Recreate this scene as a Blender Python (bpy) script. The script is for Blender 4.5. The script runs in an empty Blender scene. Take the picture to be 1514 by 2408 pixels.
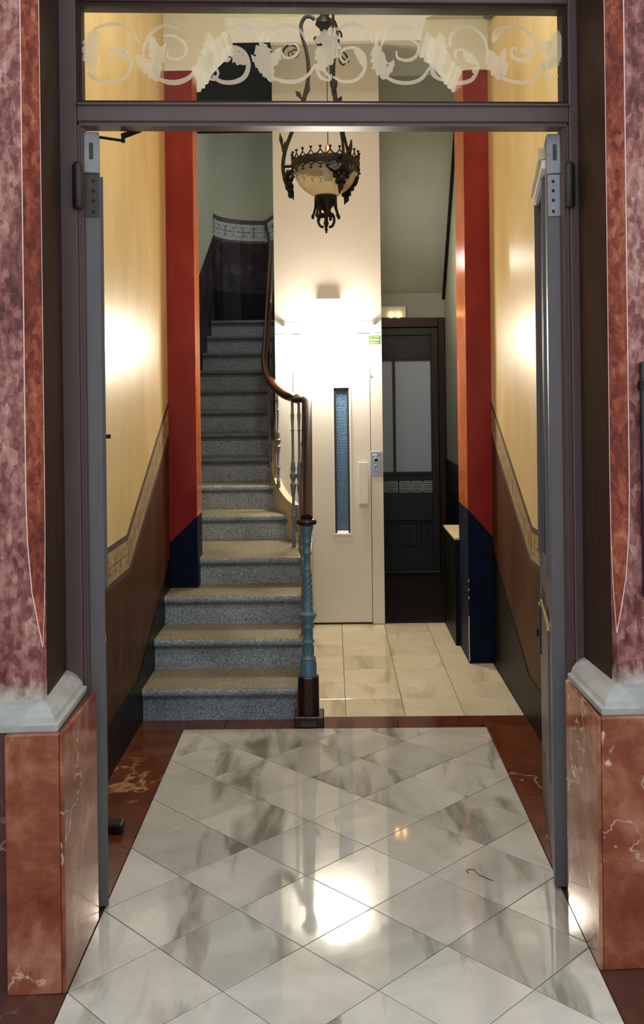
import bpy, bmesh, math, random
from mathutils import Vector, Matrix
random.seed(7)
R = math.radians
scene = bpy.context.scene
col = scene.collection

# ------------------------------------------------------------------ camera
FPX, CXP, CYP, EYE = 2288.0, 757.0, 927.0, 1.58
PSI, RHO = R(.576), R(-.7)
CROT = Matrix.Rotation(PSI, 3, 'Z') @ Matrix(((1, 0, 0), (0, 0, -1), (0, 1, 0))) @ Matrix.Rotation(RHO, 3, 'Z')
cd = bpy.data.cameras.new('camera'); cam = bpy.data.objects.new('camera', cd); col.objects.link(cam)
cam.matrix_world = Matrix.Translation((0, 0, EYE)) @ CROT.to_4x4()
cd.sensor_fit = 'VERTICAL'; cd.sensor_height = 36.0; cd.lens = 36.0 * FPX / 2408
cd.shift_y = -(1204 - CYP) / 2408; cd.clip_start = .05
scene.camera = cam
# ------------------------------------------------------------------ sky and exposure
w = bpy.data.worlds.new('sky'); scene.world = w; w.use_nodes = True
w.node_tree.nodes['Background'].inputs[0].default_value = (.93, .97, 1, 1)
w.node_tree.nodes['Background'].inputs[1].default_value = .85
scene.view_settings.view_transform = 'Standard'; scene.view_settings.look = 'None'
scene.view_settings.gamma = 1; scene.view_settings.exposure = 0.55
scene.view_settings.use_curve_mapping = False
LAMP_L = 66.0       # radiance of the opal lamp on the lift front
HALL_FILL = 95.0        # radiance of the added, unseen hall light

def ray(px, py): return CROT @ Vector(((px - CXP) / FPX, -(py - CYP) / FPX, -1))
def atY(px, py, Y):
    d = ray(px, py); t = Y / d.y; return Vector((d.x * t, Y, EYE + d.z * t))
# the street front stands 3.5 degrees askew to the hall: (s, t) = along it, into it
FA = R(3.474); E1 = Vector((math.cos(FA), math.sin(FA))); E2 = Vector((-math.sin(FA), math.cos(FA))); FO = Vector((-.722, 2.57))
def W(s, t): p = FO + E1 * s + E2 * t; return (p.x, p.y)
def onF(px, py, t):
    d = ray(px, py); k = (t + FO.dot(E2)) / (d.x * E2.x + d.y * E2.y)
    return Vector((d.x * k, d.y * k, EYE + d.z * k))

# ------------------------------------------------------------------ mesh helpers
class MB:
    def __init__(s): s.v = []; s.f = []; s.uv = None
    def add(s, vs, fs):
        o = len(s.v); s.v += [tuple(p) for p in vs]; s.f += [tuple(i + o for i in f) for f in fs]; return s
    def box(s, x0, x1, y0, y1, z0, z1):
        return s.prism([(x0, y0), (x1, y0), (x1, y1), (x0, y1)], z0, z1)
    def prism(s, poly, z0, z1):                         # plan polygon, extruded up
        a = sum(poly[i][0] * poly[(i + 1) % len(poly)][1] - poly[(i + 1) % len(poly)][0] * poly[i][1] for i in range(len(poly)))
        if a < 0: poly = poly[::-1]
        n = len(poly)
        return s.add([(x, y, z0) for x, y in poly] + [(x, y, z1) for x, y in poly],
                     [tuple(range(n))[::-1], tuple(range(n, 2 * n))] + [(i, (i + 1) % n, (i + 1) % n + n, i + n) for i in range(n)])
    def prism_y(s, poly, y0, y1):                       # (x, z) polygon, extruded in depth
        m = MB().prism(poly, 0, 1); fl = [f[::-1] for f in m.f]
        return s.add([(x, y1 if k else y0, z) for x, z, k in m.v], fl)
    def prism_x(s, poly, x0, x1):                       # (y, z) polygon, extruded sideways
        m = MB().prism(poly, 0, 1)
        return s.add([(x1 if k else x0, y, z) for y, z, k in m.v], m.f)
    def fbox(s, s0, s1, t0, t1, z0, z1):
        return s.prism([W(s0, t0), W(s1, t0), W(s1, t1), W(s0, t1)], z0, z1)
    def lathe(s, prof, c=(0, 0, 0), n=20, sq=0):
        vs = []; k = len(prof)
        for j in range(n):
            a = 2 * math.pi * (j + .5) / n
            for r, z in prof: vs.append((c[0] + r * math.cos(a), c[1] + r * math.sin(a), c[2] + z))
        fs = [(j * k + i, ((j + 1) % n) * k + i, ((j + 1) % n) * k + i + 1, j * k + i + 1) for j in range(n) for i in range(k - 1)]
        fs.append(tuple(j * k for j in range(n))[::-1]); fs.append(tuple(j * k + k - 1 for j in range(n)))
        return s.add(vs, fs)
    def tube(s, path, r, n=8, sx=1.0, sz=1.0, ends=True):
        P = [Vector(p) for p in path]; m = len(P); vs = []; up = None
        for i in range(m):
            t = (P[min(i + 1, m - 1)] - P[max(i - 1, 0)]).normalized()
            if up is None:
                up = Vector((0, 0, 1)) if abs(t.z) < .9 else Vector((0, 1, 0))
            a = t.cross(up)
            a = a.normalized() if a.length > 1e-6 else Vector((1, 0, 0))
            up = a.cross(t).normalized()
            rr = r[i] if isinstance(r, (list, tuple)) else r
            for j in range(n):
                q = 2 * math.pi * (j + .5) / n
                vs.append(P[i] + a * (rr * sx * math.cos(q)) + up * (rr * sz * math.sin(q)))
        fs = [(i * n + j, i * n + (j + 1) % n, (i + 1) * n + (j + 1) % n, (i + 1) * n + j) for i in range(m - 1) for j in range(n)]
        if ends: fs += [tuple(range(n))[::-1], tuple(range((m - 1) * n, m * n))]
        return s.add(vs, fs)
    def sphere(s, c, r, n=12, m=8, sc=(1, 1, 1)):
        prof = [(max(1e-4, r * math.sin(math.pi * i / m)), -r * math.cos(math.pi * i / m)) for i in range(m + 1)]
        k = MB().lathe(prof, (0, 0, 0), n)
        return s.add([(c[0] + x * sc[0], c[1] + y * sc[1], c[2] + z * sc[2]) for x, y, z in k.v], k.f)
    def build(s, name, mat, parent=None, smooth=False, bevel=0, seg=1, loc=None):
        me = bpy.data.meshes.new(name); me.from_pydata(s.v, [], s.f)
        bm = bmesh.new(); bm.from_mesh(me); bmesh.ops.recalc_face_normals(bm, faces=bm.faces); bm.to_mesh(me); bm.free()
        me.materials.append(M[mat])
        if smooth:
            me.polygons.foreach_set('use_smooth', [True] * len(me.polygons))
            try: me.set_sharp_from_angle(angle=R(45))
            except Exception: pass
        o = bpy.data.objects.new(name, me); col.objects.link(o)
        if loc: o.location = loc
        put(o, parent)
        if bevel:
            b = o.modifiers.new('bevel', 'BEVEL'); b.width = bevel; b.segments = seg; b.limit_method = 'ANGLE'; b.angle_limit = R(40)
        return o
WL = {}
def put(o, parent):
    if parent is None: return
    o.parent = parent
    o.matrix_parent_inverse = Matrix.Translation(-WL.get(parent.name, Vector((0, 0, 0))))
def empty(name, loc, label=None, cat=None, group=None, kind=None):
    o = bpy.data.objects.new(name, None); col.objects.link(o); o.location = loc; o.empty_display_size = .1
    WL[o.name] = Vector(loc); tag(o, label, cat, group, kind); return o
def tag(o, label=None, cat=None, group=None, kind=None):
    for k, v in (('label', label), ('category', cat), ('group', group), ('kind', kind)):
        if v: o[k] = v
    return o
def smooth_path(pts, n=6):
    out = []; P = [Vector(p) for p in pts]
    for i in range(len(P) - 1):
        a, b, c, d = P[max(i - 1, 0)], P[i], P[i + 1], P[min(i + 2, len(P) - 1)]
        for k in range(n):
            t = k / n
            out.append(.5 * ((2 * b) + (c - a) * t + (2 * a - 5 * b + 4 * c - d) * t * t + (3 * b - a - 3 * c + d) * t ** 3))
    return out + [P[-1]]

# ------------------------------------------------------------------ materials
M = {}
class NT:
    def __init__(s, name):
        s.m = bpy.data.materials.new(name); s.m.use_nodes = True; M[name] = s.m
        s.t = s.m.node_tree; s.b = s.t.nodes['Principled BSDF']; s.out = s.t.nodes['Material Output']
    def n(s, typ, inp={}, **kw):
        x = s.t.nodes.new(typ)
        for k, v in kw.items(): setattr(x, k, v)
        for k, v in inp.items(): s.set(x.inputs[k], v)
        return x
    def set(s, sock, v):
        if hasattr(v, 'is_linked') or isinstance(v, bpy.types.NodeSocket): s.t.links.new(v, sock)
        elif isinstance(v, (tuple, list)) and len(v) == 3 and sock.type == 'RGBA': sock.default_value = (*v, 1)
        else: sock.default_value = v
    def coord(s, rand=0, scale=(1, 1, 1), rot=(0, 0, 0)):
        c = s.n('ShaderNodeTexCoord').outputs['Object']
        if rand:
            o = s.n('ShaderNodeObjectInfo').outputs['Random']
            mlt = s.n('ShaderNodeMath', {0: o, 1: rand}, operation='MULTIPLY').outputs[0]
            cx = s.n('ShaderNodeCombineXYZ', {0: mlt, 1: mlt, 2: mlt}).outputs[0]
            c = s.n('ShaderNodeVectorMath', {0: c, 1: cx}, operation='ADD').outputs[0]
        return s.n('ShaderNodeMapping', {'Vector': c, 'Scale': scale, 'Rotation': rot}).outputs[0]
    def noise(s, vec, scale, detail=4, rough=.55, dist=0):
        return s.n('ShaderNodeTexNoise', {'Vector': vec, 'Scale': scale, 'Detail': detail, 'Roughness': rough, 'Distortion': dist}).outputs[0]
    def ramp(s, fac, stops):
        r = s.n('ShaderNodeValToRGB', {0: fac}); e = r.color_ramp.elements
        while len(e) < len(stops): e.new(.5)
        for q, (p, c) in zip(e, stops):
            q.position = p; q.color = (*c, 1) if len(c) == 3 else c
        return r.outputs[0]
    def mix(s, fac, a, b, mode='MIX'):
        x = s.n('ShaderNodeMix', data_type='RGBA', blend_type=mode)
        s.set(x.inputs[0], fac); s.set(x.inputs[6], a); s.set(x.inputs[7], b); return x.outputs[2]
    def math(s, op, a, b=0): return s.n('ShaderNodeMath', {0: a, 1: b}, operation=op).outputs[0]
    def fin(s, color, rough=.5, metal=0, spec=.5, bump=None, bs=.1, coat=0, crough=.08, emit=None, es=0):
        b = s.b
        s.set(b.inputs['Base Color'], color); s.set(b.inputs['Roughness'], rough); b.inputs['Metallic'].default_value = metal
        b.inputs['Specular IOR Level'].default_value = spec; b.inputs['Coat Weight'].default_value = coat; b.inputs['Coat Roughness'].default_value = crough
        if bump is not None:
            k = s.n('ShaderNodeBump', {'Height': bump, 'Strength': bs, 'Distance': .01}); s.t.links.new(k.outputs[0], b.inputs['Normal'])
        if emit: s.set(b.inputs['Emission Color'], emit); b.inputs['Emission Strength'].default_value = es
        return s.m
G = lambda v: (v, v, v)
def plain(name, c, rough=.5, metal=0, var=.25, scale=9, stretch=(1, 1, 1), bs=.06, spec=.5, coat=0):
    t = NT(name); v = t.coord(0, stretch); n = t.noise(v, scale, 5)
    cl = t.mix(n, tuple(x * (1 - var) for x in c), tuple(min(1, x * (1 + var)) for x in c))
    t.fin(cl, rough, metal, spec, n, bs, coat)
def tile_marble(name, a, b, stain, tone=.28):
    t = NT(name); v = t.coord(37)
    n = t.noise(v, 3.2, 7, .6, .8); c = t.ramp(n, [(.3, b), (.62, a)])
    v2 = t.coord(71, (2.2, .5, 1), (0, 0, .7)); n2 = t.noise(v2, 3.0, 4, .5, .6)
    f = t.ramp(n2, [(.54, G(0)), (.67, G(.85))]); c = t.mix(f, c, stain)
    rnd = t.n('ShaderNodeObjectInfo').outputs['Random']
    k = t.ramp(rnd, [(0, G(1 - tone)), (.35, G(1 - tone * .3)), (1, G(1))]); c = t.mix(1, c, k, 'MULTIPLY')
    wear = t.noise(t.coord(11), 9, 5); rg = t.ramp(wear, [(.3, G(.03)), (.75, G(.075))])
    t.fin(c, rg, 0, .5, n, .01)
tile_marble('white_marble', (.56, .55, .50), (.40, .39, .34), (.17, .16, .12))
tile_marble('cream_marble', (.78, .71, .53), (.66, .58, .41), (.50, .42, .26), .22)
def red_marble(name, lo, mid, hi, vein, scale=3.0, rough=.1, rand=23, vs=2.4, vw=.006):
    t = NT(name); v = t.coord(rand)
    n = t.noise(v, scale * 1.6, 8, .66, .35); c = t.ramp(n, [(.34, lo), (.5, mid), (.68, hi)])
    n2 = t.noise(v, vs, 5, .55, .35); d = t.math('ABSOLUTE', t.math('SUBTRACT', n2, .5))
    f = t.ramp(d, [(0, G(.9)), (vw, G(0))])
    n3 = t.noise(v, 1.7, 2); f = t.mix(1, f, t.ramp(n3, [(.52, G(0)), (.6, G(1))]), 'MULTIPLY')
    c = t.mix(f, c, vein); t.fin(c, rough, 0, .5, n, .01)
red_marble('plinth_marble', (.13, .026, .013), (.23, .066, .034), (.40, .18, .115), (.72, .52, .42))
red_marble('border_marble', (.075, .018, .007), (.105, .027, .010), (.15, .045, .018), (.45, .26, .12), 2.4, .13, 31, 1.6, .009)
red_marble('porch_stone', (.045, .016, .011), (.07, .026, .018), (.10, .04, .028), (.3, .2, .16), 3, .3, 31)
def shaft(name, st, grime):
    t = NT(name); v = t.coord(0, (1, 1, .55))
    vo = t.n('ShaderNodeTexVoronoi', {'Vector': v, 'Scale': 70, 'Randomness': 1}).outputs['Color']; g = t.n('ShaderNodeSeparateColor', {0: vo}).outputs[1]
    n = t.noise(v, 34, 7, .7, .2); n2 = t.noise(v, 4.0, 6, .6, .2); m_ = t.math('ADD', t.math('MULTIPLY', n, .75), t.math('MULTIPLY', g, .18))
    m_ = t.math('ADD', m_, t.math('MULTIPLY', t.math('SUBTRACT', n2, .5), .55))
    c = t.ramp(m_, st)
    z = t.n('ShaderNodeSeparateXYZ', {0: t.n('ShaderNodeTexCoord').outputs['Object']}).outputs[2]
    zz = t.math('SUBTRACT', z, t.math('MULTIPLY', n, .14))
    f = t.ramp(zz, [(.67, G(1)), (.74, G(0))]); c = t.mix(f, c, (.5, .47, .42)); t.fin(c, .5, 0, .35, n, .15)
shaft('shaft_marble', [(.30, (.075, .016, .016)), (.46, (.20, .062, .055)), (.60, (.36, .17, .145)), (.74, (.50, .34, .29))], 0)
shaft('shaft_red', [(.30, (.085, .010, .005)), (.46, (.20, .030, .013)), (.60, (.34, .085, .04)), (.76, (.48, .24, .15))], 0)
plain('worn_edge', (.72, .50, .45), .5, 0, .2, 60)
plain('grey_stone', (.33, .34, .32), .65, 0, .35, 16, bs=.3)
plain('wood_lining', (.030, .014, .010), .5, 0, .6, 14, (6, 6, .8), .15, spec=.2)
plain('frame_paint', (.086, .053, .052), .42, 0, .18, 6, (3, 3, 1), .1)
plain('leaf_paint', (.095, .086, .094), .38, 0, .18, 7, (3, 3, 1), .1)
plain('iron_plate', (.26, .27, .29), .5, .3, .35, 25, bs=.25)
plain('hinge_iron', (.045, .038, .036), .4, .6, .3, 25, bs=.2)
plain('black_iron', (.006, .005, .0045), .5, 0, .3, 30, bs=.1, spec=.25)
plain('brass', (.60, .42, .18), .28, 1, .2, 20)
plain('steel', (.55, .58, .62), .3, .8, .15, 20)
t = NT('yellow_paint'); v = t.coord(0, (1, 1, .28)); n = t.noise(v, 6, 6, .6, .3); n2 = t.noise(t.coord(0, (1, 1, .5)), 1.6, 3)
c = t.ramp(n, [(.3, (.58, .42, .15)), (.52, (.68, .52, .23)), (.75, (.75, .62, .34))]); c = t.mix(t.ramp(n2, [(.35, G(.35)), (.7, G(0))]), c, (.62, .46, .20))
t.fin(c, .30, 0, .5, n, .04)
t = NT('red_paint'); v = t.coord(0, (1, 1, .35)); n = t.noise(v, 7, 6, .6, .4)
c = t.ramp(n, [(.3, (.17, .009, .008)), (.55, (.235, .017, .013)), (.8, (.30, .036, .030))]); t.fin(c, .28, 0, .3, n, .03)
t = NT('orange_paint'); v = t.coord(0, (1, 1, .35)); n = t.noise(v, 7, 6, .6, .4)
c = t.ramp(n, [(.3, (.42, .09, .02)), (.55, (.52, .13, .035)), (.8, (.56, .19, .08))]); t.fin(c, .2, 0, .5, n, .03)
plain('blue_paint', (.0025, .006, .022), .5, 0, .4, 8, bs=.08, spec=.1)
plain('skirt_paint', (.006, .006, .005), .42, 0, .4, 8, bs=.05, spec=.1)
t = NT('brown_paint'); v = t.coord(0, (1, 1, .3)); n = t.noise(v, 6, 7, .62, .6); c = t.ramp(n, [(.3, (.040, .014, .005)), (.55, (.070, .026, .010)), (.8, (.12, .048, .021))])
t.fin(c, .45, 0, .12, n, .05)
t = NT('dark_dado'); v = t.coord(); n = t.noise(v, 5, 7, .62, 1.); c = t.ramp(n, [(.35, (.010, .006, .007)), (.55, (.030, .021, .022)), (.8, (.11, .09, .088))])
t.fin(c, .45, 0, .15, n, .05)
plain('green_plaster', (.42, .42, .33), .6, 0, .12, 3, bs=.05)
plain('stair_plaster', (.38, .37, .25), .6, 0, .15, 3, bs=.05)
plain('beam_plaster', (.78, .81, .78), .75, 0, .08, 6, bs=.15)
plain('ceiling_plaster', (.80, .76, .66), .8, 0, .05, 4)
plain('shaded_ceiling', (.010, .009, .009), .9, 0, .2, 5)  # near black puts the unlit stair well into the colour
plain('lift_cream', (.76, .76, .71), .33, 0, .03, 3, bs=.01)
plain('lift_white', (.82, .83, .82), .3, 0, .03, 3)
plain('seam', (.10, .09, .07), .7)
plain('dark_wood', (.026, .023, .024), .38, 0, .35, 12, (4, 4, 1), .12)
plain('dark_brown_wood', (.035, .014, .010), .3, 0, .3, 12, (4, 4, 1), .08)
plain('rail_wood', (.075, .022, .009), .14, 0, .35, 16, (2, 1, 2), .02, coat=.4)
plain('newel_wood', (.022, .007, .005), .3, 0, .3, 12, spec=.3)
plain('iron_paint', (.15, .19, .22), .38, 0, .22, 40, bs=.12)
plain('newel_paint', (.075, .16, .22), .33, 0, .22, 40, bs=.12)
plain('dark_floor', (.028, .020, .014), .22, 0, .4, 4)
plain('stringer_paint', (.62, .52, .33), .4, 0, .08, 5)
def granite(name, dark, light, s=1.0):
    t = NT(name); v = t.coord()
    n = t.n('ShaderNodeTexVoronoi', {'Vector': v, 'Scale': 260 * s}).outputs['Color']
    g = t.n('ShaderNodeSeparateColor', {0: n}).outputs[0]
    n2 = t.noise(v, 3, 4); c = t.ramp(g, [(0, dark), (.45, tuple((x + y) / 2 for x, y in zip(dark, light))), (1, light)])
    c = t.mix(1, c, t.ramp(n2, [(.3, G(.7)), (.65, G(1.1))]), 'MULTIPLY'); t.fin(c, .42, 0, .5, g, .05)
granite('granite', (.075, .105, .13), (.46, .54, .60)); granite('granite_shaded', (.03, .034, .04), (.22, .24, .26))  # second, darker granite carries the shade of the upper treads and the fillets
granite('granite_worn', (.085, .075, .045), (.38, .34, .23))
t = NT('frieze')                      # stencilled band: u along (m), v across (0..1)
uv = t.n('ShaderNodeUVMap').outputs[0]; sp = t.n('ShaderNodeSeparateXYZ', {0: uv}); u, vv = sp.outputs[0], sp.outputs[1]
cu = t.math('ABSOLUTE', t.math('SUBTRACT', t.math('FRACT', t.math('MULTIPLY', u, 9.)), .5)); cv = t.math('ABSOLUTE', t.math('SUBTRACT', vv, .5))
line = t.math('LESS_THAN', cv, .022)
cross = t.math('MULTIPLY', t.math('LESS_THAN', cu, .05), t.math('LESS_THAN', cv, .30))
arm = t.math('MULTIPLY', t.math('LESS_THAN', cu, .16), t.math('LESS_THAN', t.math('ABSOLUTE', t.math('SUBTRACT', cv, .21)), .028))
dx = t.math('SUBTRACT', cu, .5); dot = t.math('LESS_THAN', t.math('ADD', t.math('MULTIPLY', t.math('MULTIPLY', dx, dx), .55), t.math('MULTIPLY', cv, cv)), .0045)
ring = t.math('ABSOLUTE', t.math('SUBTRACT', t.math('SQRT', t.math('ADD', t.math('MULTIPLY', t.math('MULTIPLY', t.math('SUBTRACT', cu, .3), t.math('SUBTRACT', cu, .3)), .6), t.math('MULTIPLY', t.math('SUBTRACT', cv, .27), t.math('SUBTRACT', cv, .27)))), .06))
rg = t.math('MULTIPLY', t.math('LESS_THAN', ring, .02), .45)
f = t.math('MAXIMUM', t.math('MAXIMUM', t.math('MAXIMUM', line, cross), t.math('MAXIMUM', arm, dot)), rg)
n = t.noise(t.coord(), 14, 4); base = t.ramp(n, [(.3, (.27, .175, .075)), (.7, (.40, .29, .15))])
f = t.math('MULTIPLY', f, t.ramp(t.noise(t.coord(), 25, 3), [(.35, G(.45)), (.6, G(.95))]))
t.fin(t.mix(f, base, (.07, .035, .016)), .45, 0, .4)
M['frieze_stair'] = M['frieze'].copy(); M['frieze_stair'].name = 'frieze_stair'
for nd in M['frieze_stair'].node_tree.nodes:
    if nd.type == 'VALTORGB' and abs(nd.color_ramp.elements[0].color[0] - .27) < .01:
        nd.color_ramp.elements[0].color = (.30, .31, .29, 1); nd.color_ramp.elements[1].color = (.42, .43, .40, 1)
plain('frieze_line', (.055, .032, .018), .5)
def glass(name, tint, gloss=1.0):
    t = NT(name); tr = t.n('ShaderNodeBsdfTransparent', {0: tint}); gl = t.n('ShaderNodeBsdfGlossy', {'Roughness': .02})
    fr = t.math('ADD', t.math('MULTIPLY', t.math('POWER', t.n('ShaderNodeLayerWeight', {0: .5}).outputs[1], 4), .6), .012); mx = t.n('ShaderNodeMixShader', {0: t.math('MULTIPLY', fr, gloss), 1: tr.outputs[0], 2: gl.outputs[0]})
    t.t.links.new(mx.outputs[0], t.out.inputs[0])
glass('clear_glass', (.96, .965, .95), .5)
t = NT('etched'); tr = t.n('ShaderNodeBsdfTransparent'); df = t.n('ShaderNodeBsdfDiffuse', {0: (.60, .58, .50)}); tl = t.n('ShaderNodeBsdfTranslucent', {0: (.70, .66, .55)})
a = t.n('ShaderNodeMixShader', {0: .5, 1: df.outputs[0], 2: tl.outputs[0]}); b = t.n('ShaderNodeMixShader', {0: .60, 1: tr.outputs[0], 2: a.outputs[0]}); t.t.links.new(b.outputs[0], t.out.inputs[0])
t = NT('bowl_glass'); df = t.n('ShaderNodeBsdfDiffuse', {0: (.80, .70, .50)}); tl = t.n('ShaderNodeBsdfTranslucent', {0: (.95, .85, .62)}); gl = t.n('ShaderNodeBsdfGlossy', {'Roughness': .08})
a = t.n('ShaderNodeMixShader', {0: .6, 1: df.outputs[0], 2: tl.outputs[0]}); fr = t.math('ADD', t.math('MULTIPLY', t.math('POWER', t.n('ShaderNodeLayerWeight', {0: .5}).outputs[1], 4), .4), .04)
tr = t.n('ShaderNodeBsdfTransparent', {0: (1, .93, .78)}); a2 = t.n('ShaderNodeMixShader', {0: .52, 1: a.outputs[0], 2: tr.outputs[0]})
b = t.n('ShaderNodeMixShader', {0: fr, 1: a2.outputs[0], 2: gl.outputs[0]}); t.t.links.new(b.outputs[0], t.out.inputs[0])
plain('engraved', (.85, .78, .60), .4)
t = NT('wired_glass'); v = t.coord(); s3 = t.n('ShaderNodeSeparateXYZ', {0: v})
gx = t.math('ABSOLUTE', t.math('SUBTRACT', t.math('FRACT', t.math('MULTIPLY', s3.outputs[0], 95)), .5)); gz = t.math('ABSOLUTE', t.math('SUBTRACT', t.math('FRACT', t.math('MULTIPLY', s3.outputs[2], 95)), .5))
h = t.math('ADD', gx, gz); c = t.ramp(h, [(.25, (.04, .12, .30)), (.75, (.28, .46, .70))]); t.fin(c, .16, 0, .6, h, .9)
plain('frosted_pane', (.62, .70, .86), .25, 0, .12, 2.5)
plain('sticker_green', (.06, .11, .015), .5, 0, .05); plain('white_paper', (.85, .87, .88), .5, 0, .02)
plain('panel_metal', (.34, .38, .50), .35, .5, .06); plain('grille', (.72, .80, .77), .45, 0, .1)
plain('dark_plastic', (.015, .013, .012), .4)
def lamp(name, c, s):
    t = NT(name); e = t.n('ShaderNodeEmission', {0: c, 1: s}); t.t.links.new(e.outputs[0], t.out.inputs[0])
lamp('lamp_glow', (1, .89, .72), LAMP_L); lamp('hall_fill', (1, .96, .90), HALL_FILL); lamp('amber_glow', (1, .50, .12), 14.); lamp('alcove_fill', (1, .97, .85), 30.); lamp('stair_fill', (.86, .93, .97), 36.)  # hall, alcove and stair emitters belong to added, unseen lights

# ------------------------------------------------------------------ floor
XL, XR, WXL, WXR = -.945, .93, -.722, .712
floor = MB().box(-2.6, 2.6, -1.5, 11, -.2, -.0215).build('floor', 'seam'); tag(floor, kind='structure', label='marble floor of the entrance hall laid in diamonds and rows')
def clip(poly, x0, x1, y0, y1):
    for ax, lim, sg in ((0, x0, 1), (0, x1, -1), (1, y0, 1), (1, y1, -1)):
        out = []
        for i in range(len(poly)):
            a, b = poly[i], poly[(i + 1) % len(poly)]; da, db = sg * (a[ax] - lim), sg * (b[ax] - lim)
            if da >= -1e-9: out.append(a)
            if (da > 1e-9 and db < -1e-9) or (da < -1e-9 and db > 1e-9):
                k = da / (da - db); out.append((a[0] + (b[0] - a[0]) * k, a[1] + (b[1] - a[1]) * k))
        poly = out
        if len(poly) < 3: return []
    return poly
def area(p): return abs(sum(p[i][0] * p[(i + 1) % len(p)][1] - p[(i + 1) % len(p)][0] * p[i][1] for i in range(len(p)))) / 2
def inset(poly, d):
    a = sum(poly[i][0] * poly[(i + 1) % len(poly)][1] - poly[(i + 1) % len(poly)][0] * poly[i][1] for i in range(len(poly)))
    if a < 0: poly = poly[::-1]
    L = []; n = len(poly)
    for i in range(n):
        p, q = Vector(poly[i]), Vector(poly[(i + 1) % n]); e = (q - p).normalized(); nn = Vector((-e.y, e.x)); L.append((p + nn * d, e))
    out = []
    for i in range(n):
        (p, e), (q, g) = L[i - 1], L[i]; den = e.x * g.y - e.y * g.x
        k = ((q - p).x * g.y - (q - p).y * g.x) / den if abs(den) > 1e-9 else 0
        r = p + e * k; out.append((r.x, r.y))
    return out
tile_cache = {}
def tile(name, poly, mat, joint=.0013, dz=0.0):
    poly = [p for i, p in enumerate(poly) if (Vector(p) - Vector(poly[i - 1])).length > 1e-5]
    if len(poly) < 3 or area(poly) < .0006: return
    cx = sum(p[0] for p in poly) / len(poly); cy = sum(p[1] for p in poly) / len(poly)
    key = (mat,) + tuple((round(p[0] - cx, 4), round(p[1] - cy, 4)) for p in poly)
    if key not in tile_cache:
        a = inset([(p[0] - cx, p[1] - cy) for p in poly], joint); b = inset(a, .0012); n = len(a)
        vs = [(x, y, -.02) for x, y in a] + [(x, y, -.0012) for x, y in a] + [(x, y, 0) for x, y in b]
        fs = [tuple(range(2 * n, 3 * n))] + [(k * n + i, k * n + (i + 1) % n, k * n + n + (i + 1) % n, k * n + n + i) for k in (0, 1) for i in range(n)]
        me = bpy.data.meshes.new(name); me.from_pydata(vs, [], fs); me.materials.append(M[mat]); tile_cache[key] = me
    o = bpy.data.objects.new(name, tile_cache[key]); col.objects.link(o); o.parent = floor; o.location = (cx, cy, dz); return o
hx, hy = .2065, .2055
for i in range(-2, 10):
    for j in range(-8, 12):
        if (i + j) % 2: continue
        X, Y = -.722 + hx * i, 2.578 + hy * j + hy * 0
        p = clip([(X, Y), (X + hx, Y + hy), (X, Y + 2 * hy), (X - hx, Y + hy)], WXL, WXR, 1.2, 4.60)
        if p: tile('diamond_tile', p, 'white_marble')
def run(name, x0, x1, y0, y1, mat, step, ax):
    a, b = (x0, x1) if ax == 0 else (y0, y1); k = max(1, round((b - a) / step))
    for i in range(k):
        p, q = a + (b - a) * i / k, a + (b - a) * (i + 1) / k
        tile(name, [(p, y0), (q, y0), (q, y1), (p, y1)] if ax == 0 else [(x0, p), (x1, p), (x1, q), (x0, q)], mat)
run('border_slab', XL, WXL, 2.94, 4.60, 'border_marble', .83, 1); run('border_slab', WXR, XR, 3.04, 4.60, 'border_marble', .78, 1)
run('border_slab', XL, WXR, 4.60, 4.765, 'border_marble', .42, 0); tile('border_slab', [(WXR, 4.60), (XR, 4.60), (XR, 4.765), (WXR, 4.765)], 'border_marble')
run('porch_slab', -2.4, WXL, 1.2, 2.7, 'porch_stone', .75, 1); run('porch_slab', WXR, 2.4, 1.2, 2.8, 'porch_stone', .8, 1); run('porch_slab', -2.4, 2.4, -1.4, 1.2, 'porch_stone', .8, 0)
for i in range(-1, 4):
    for j in range(7):
        x0, x1 = .05 + .291 * i, .05 + .291 * (i + 1); y0, y1 = 4.765 + .2755 * j, 4.765 + .2755 * (j + 1)
        x1 = min(x1, XR if y0 < 5.6 else .785); x0 = max(x0, -.148)
        if x1 - x0 > .02: tile('cream_tile', [(x0, y0), (x1, y0), (x1, y1), (x0, y1)], 'cream_marble')
run('dark_floor_slab', .345, 1.0, 6.694, 8.6, 'dark_floor', .63, 1)

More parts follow.
